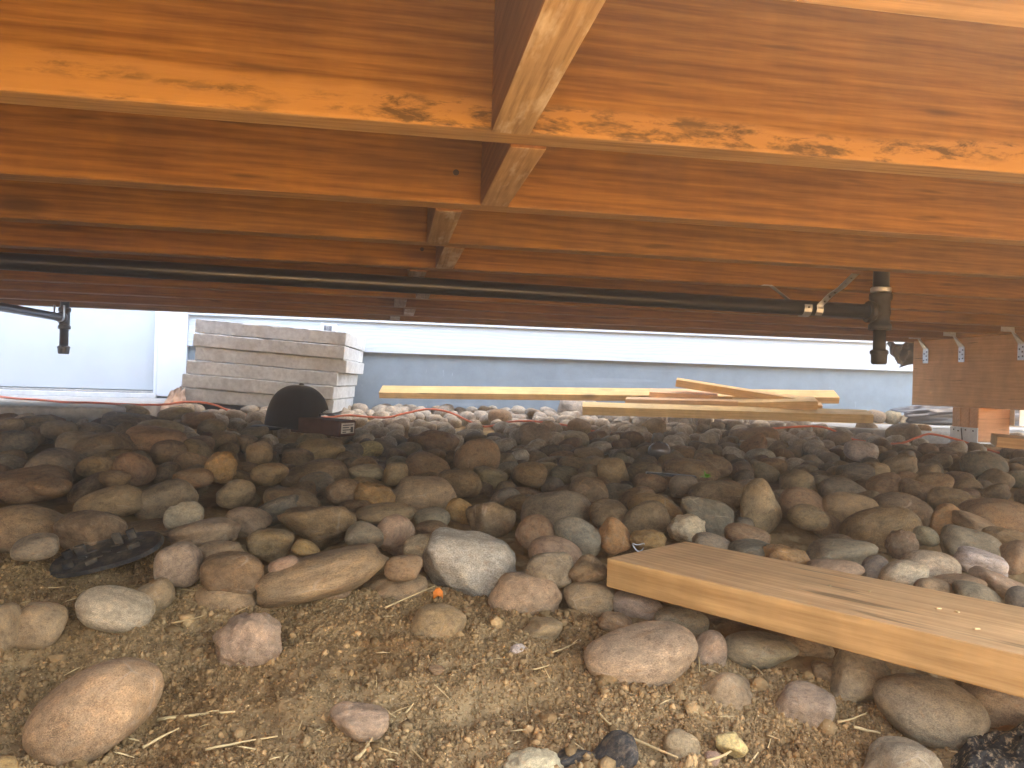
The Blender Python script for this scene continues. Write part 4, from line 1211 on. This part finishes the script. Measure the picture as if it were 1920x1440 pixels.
# ------------------------------------------------------------------ black plastic plate at left
def plate():
    c = ground_at(200, 1072); c[2] += .026
    root = empty("plastic_plate", c, "black oval plastic plate with upright tabs half sunk in the dirt at left", "plastic plate")
    bm = bmesh.new(); n = 36; A_, B_ = .078, .034
    top, low, inn = [], [], []
    for k in range(n):
        a = 2 * math.pi * k / n; e = .8
        x = A_ * math.copysign(abs(math.cos(a)) ** e, math.cos(a)); y = B_ * math.copysign(abs(math.sin(a)) ** e, math.sin(a))
        top.append(bm.verts.new((x, y, .004))); low.append(bm.verts.new((x * 1.03, y * 1.05, -.002))); inn.append(bm.verts.new((x * .95, y * .91, .002)))
    for k in range(n):
        q = (k + 1) % n
        bm.faces.new((low[k], low[q], top[q], top[k])); bm.faces.new((top[k], top[q], inn[q], inn[k]))
    bm.faces.new(inn); bm.faces.new(low[::-1])
    bmesh.ops.recalc_face_normals(bm, faces=bm.faces)
    link("plate_body", bm_mesh(bm, "plate_body"), M_DUSTY, root)
    for (x, y, w_, h_, ry) in ((-.056, .014, .013, .012, .3), (-.036, .012, .015, .017, .1), (.016, .016, .013, .019, -.2), (.034, .022, .012, .016, .2), (-.050, -.012, .014, .010, 0), (.040, -.002, .018, .007, .1), (-.018, -.014, .016, .006, .4)):
        o = box("tab", (-w_ / 2, -.0032, -.004), (w_ / 2, .0032, h_), M_DUSTY, root, .0012); o.location = (x, y, .002); o.rotation_euler.z = ry + random.uniform(-.2, .2)
    for k in range(9):
        o = box("slot_rib", (-.007, -.0012, 0), (.007, .0012, .0022), M_BLACKHOLE, root); o.location = (-.046 + k * .0115, -.006 + .009 * (k % 3), .0022); o.rotation_euler.z = random.uniform(-.3, .3)
    root.rotation_euler = (math.radians(26), math.radians(-15), -YAW + math.radians(10))
plate()

# ------------------------------------------------------------------ black sheet by the wall, paper, small things
def crumpled(name, lo_uv, fn, nu, nv, amp, seed, mat, thick=.0015):
    rg = np.random.default_rng(seed); ks = rg.normal(size=(9, 2)) * 7; ph = rg.uniform(0, 6.28, 9)
    bm = bmesh.new(); g = {}
    for a in range(nu + 1):
        for b in range(nv + 1):
            u, v = a / nu, b / nv
            h = sum(abs(math.sin(ks[k] @ (u, v) + ph[k])) for k in range(9)) / 9 - .6
            g[a, b] = bm.verts.new(fn(u, v, h * amp))
    for a in range(nu):
        for b in range(nv): bm.faces.new((g[a, b], g[a + 1, b], g[a + 1, b + 1], g[a, b + 1])).smooth = True
    bmesh.ops.recalc_face_normals(bm, faces=bm.faces)
    bmesh.ops.solidify(bm, geom=bm.faces[:], thickness=thick)
    return link(name, bm_mesh(bm, name), mat)
def sheet1(u, v, h):
    p = at(1664 + 62 * u, 634 + 4 * u + (20 + 44 * u) * v + 12 * math.sin(5 * u), 3.52); return Vector(p) + Vector((.2, -1, .3)) * h
tag(crumpled("plastic_sheet", None, sheet1, 22, 18, .08, 3, M_SHEET), "crumpled black plastic sheet hanging behind the drop leg and beam end", "plastic sheet", "black plastic sheeting")
def sheet2(u, v, h):
    a_ = at(1668 + 400 * u, 768 - 18 * min(1, 4 * u) + 8 * u, 3.70); b_ = at(1700 + 380 * u, 795 + 8 * u, 3.56)
    p = a_ * v + b_ * (1 - v) ; return Vector(p) + Vector((.1, -1, .3)) * (h + .25 * .12 * math.sin(math.pi * v))
tag(crumpled("plastic_sheet", None, sheet2, 60, 10, .12, 5, M_SHEET), "black plastic sheet bunched along the ground below the beam", "plastic sheet", "black plastic sheeting")
def paper(u, v, h):
    a_ = at(322 + 24 * u, 724 + 8 * (1 - u), 3.28); b_ = at(298 + 52 * u, 772, 3.10)
    p = a_ * (1 - v) + b_ * v; return Vector(p) + Vector((.3, -1, .4)) * h
tag(crumpled("paper_scrap", None, paper, 12, 12, .10, 8, M_PAPER), "crumpled beige paper leaning against the paver stack", "paper")
def wrap(u, v, h):
    c = at(1236, 846, 2.42); th = u * 2 * math.pi; ph = (v - .5) * math.pi
    r = 1 + h * 3
    return Vector(c) + Vector((.036 * math.cos(th) * math.cos(ph) * r, .028 * math.sin(th) * math.cos(ph) * r, .030 * math.sin(ph) * r))
tag(crumpled("plastic_wrap", None, wrap, 22, 12, .12, 4, M_WRAP, .0006), "crumpled smoky clear plastic wrap lying on the stones", "plastic wrap")
o = box("plastic_strip", (-.06, -.012, 0), (.06, .012, .006), M_BLACKPLASTIC, bev=.002); o.location = at(1258, 893, 1.86); o.rotation_euler = (0, .05, -.2)
tag(o, "thin black plastic strip wedged behind a grey stone near the green sprig", "plastic strip")
# green sprig
bm = bmesh.new(); c = Vector(at(1325, 896, 1.74))
for k in range(16):
    an = random.uniform(0, 6.28); el = random.uniform(.2, 1.3); t = Vector((math.cos(an) * math.cos(el), math.sin(an) * math.cos(el), math.sin(el))); L = random.uniform(.010, .02)
    s_ = t.cross(Vector((0, 0, 1))).normalized() * .004
    vs = [bm.verts.new(q) for q in (c, c + t * L * .5 + s_, c + t * L, c + t * L * .5 - s_, c + t * L * .5 + Vector((0, 0, .0015)))]
    for q in ((0, 1, 4), (1, 2, 4), (2, 3, 4), (3, 0, 4)): bm.faces.new([vs[a] for a in q])
tag(link("green_sprig", bm_mesh(bm, "green_sprig"), M_GREEN), "small bright green sprig between brown stones", "sprig")
# orange scrap
def scrap(u, v, h):
    c = ground_at(821, 1132); return Vector(c) + Vector(((u - .5) * .013, .004 * v, .006 + .009 * v + .004 * math.sin(3 * u))) + Vector((0, 1, .3)) * h
tag(crumpled("orange_scrap", None, scrap, 6, 5, .02, 9, M_ORANGE, .001), "tiny bright orange scrap on dirt behind the layered tan stone", "scrap")
# silver wire loop by the plank end
c = at(1197, 1024, 1.13)
ring = [Vector(c) + Vector((.009 * math.cos(a), .004 * math.sin(a), .004 * math.sin(a) + .003 * math.cos(2 * a))) for a in np.linspace(0, 5.6, 16)]
bm = bmesh.new(); tube_bm(bm, ring, .0009, 8); tag(link("wire_loop", bm_mesh(bm, "wire_loop"), M_ZINC), "small bent silver wire loop at the plank's far corner", "wire")
# black fabric under soil, lower right corner
def fab(u, v, h):
    x_, y_ = 1772 + 230 * u, 1480 - (60 + 70 * u) * v
    p = ground_at(x_, y_); e_ = min(1, 5 * u, 5 * (1 - v), 5 * v + .3)
    return Vector(p) + Vector((0, 0, -.006 + .024 * e_ + h * e_))
M_FAB = NT("dirty_black_fabric"); _co = M_FAB.coords(rand=False)
M_FAB.base(M_FAB.mix(M_FAB.ramp(M_FAB.noise(_co, 170, 4, .7), [(.52, 0.0), (.66, 1.0)]), (.020, .019, .018), (.36, .27, .16)), .9, .2); M_FAB.bump(M_FAB.noise(_co, 150, 4), .6, .006); M_FAB = M_FAB.m
tag(crumpled("landscape_fabric", None, fab, 40, 24, .022, 12, M_FAB, .003), "bunched black landscape fabric sprinkled with soil in the lower right corner", "fabric")
# a pale chip or two on the plank
for x, y, wh in ((1556, 1097, "nearest the plank's far left corner"), (1630, 1108, "second along from the far left corner"), (1760, 1140, "left one of the middle pair"), (1795, 1146, "right one of the middle pair"), (1832, 1178, "nearest the plank's front edge")):
    p = on_z(x, y, zt + .0012); o = box("wood_chip", (-.0026, -.0012, -.001), (.0026, .0012, .0004), M_LUMBER, bev=.0003); o.location = p; o.rotation_euler.z = random.uniform(0, 3)
    tag(o, "tiny pale wood chip on the thick plank, " + wh, "wood chip", "wood chips on the plank")

# ------------------------------------------------------------------ nails through the joists into the blocking
bm = bmesh.new(); bmesh.ops.create_circle(bm, cap_ends=True, segments=10, radius=.0042)
r_ = bmesh.ops.extrude_face_region(bm, geom=bm.faces[:]); bmesh.ops.translate(bm, verts=[v for v in r_["geom"] if isinstance(v, bmesh.types.BMVert)], vec=(0, 0, .0012))
bmesh.ops.recalc_face_normals(bm, faces=bm.faces); bm.transform(Matrix.Rotation(math.pi / 2, 4, 'X'))
nail_me = bm_mesh(bm, "nail"); nail_me.materials.append(M_IRON_RUST)
for n, x in blk.items():
    if n < 1 or n > 4: continue
    j = jobs[n]
    for dz in (.035, .10, .165):
        o = bpy.data.objects.new("nail", nail_me); COL.objects.link(o); o.parent = j
        o.location = (x + random.uniform(-.008, .008) - j.location.x, -JT - .0002, dz + random.uniform(-.008, .008))

# ------------------------------------------------------------------ even haze added to stand in for glare from the bright opening
HZ = NT("glare_haze"); HZ.t.nodes.remove(HZ.b)
pv = HZ.n("ShaderNodeVolumePrincipled"); pv.inputs["Density"].default_value = HAZE; pv.inputs["Anisotropy"].default_value = 0.85
pv.inputs["Color"].default_value = (0.97, 0.985, 1.0, 1)
HZ.l(pv.outputs[0], HZ.o.inputs["Volume"])
hz = box("glare_haze", (-95, -95, -1.1), (95, 95, 6.5), HZ.m); tag(hz, kind="stuff")
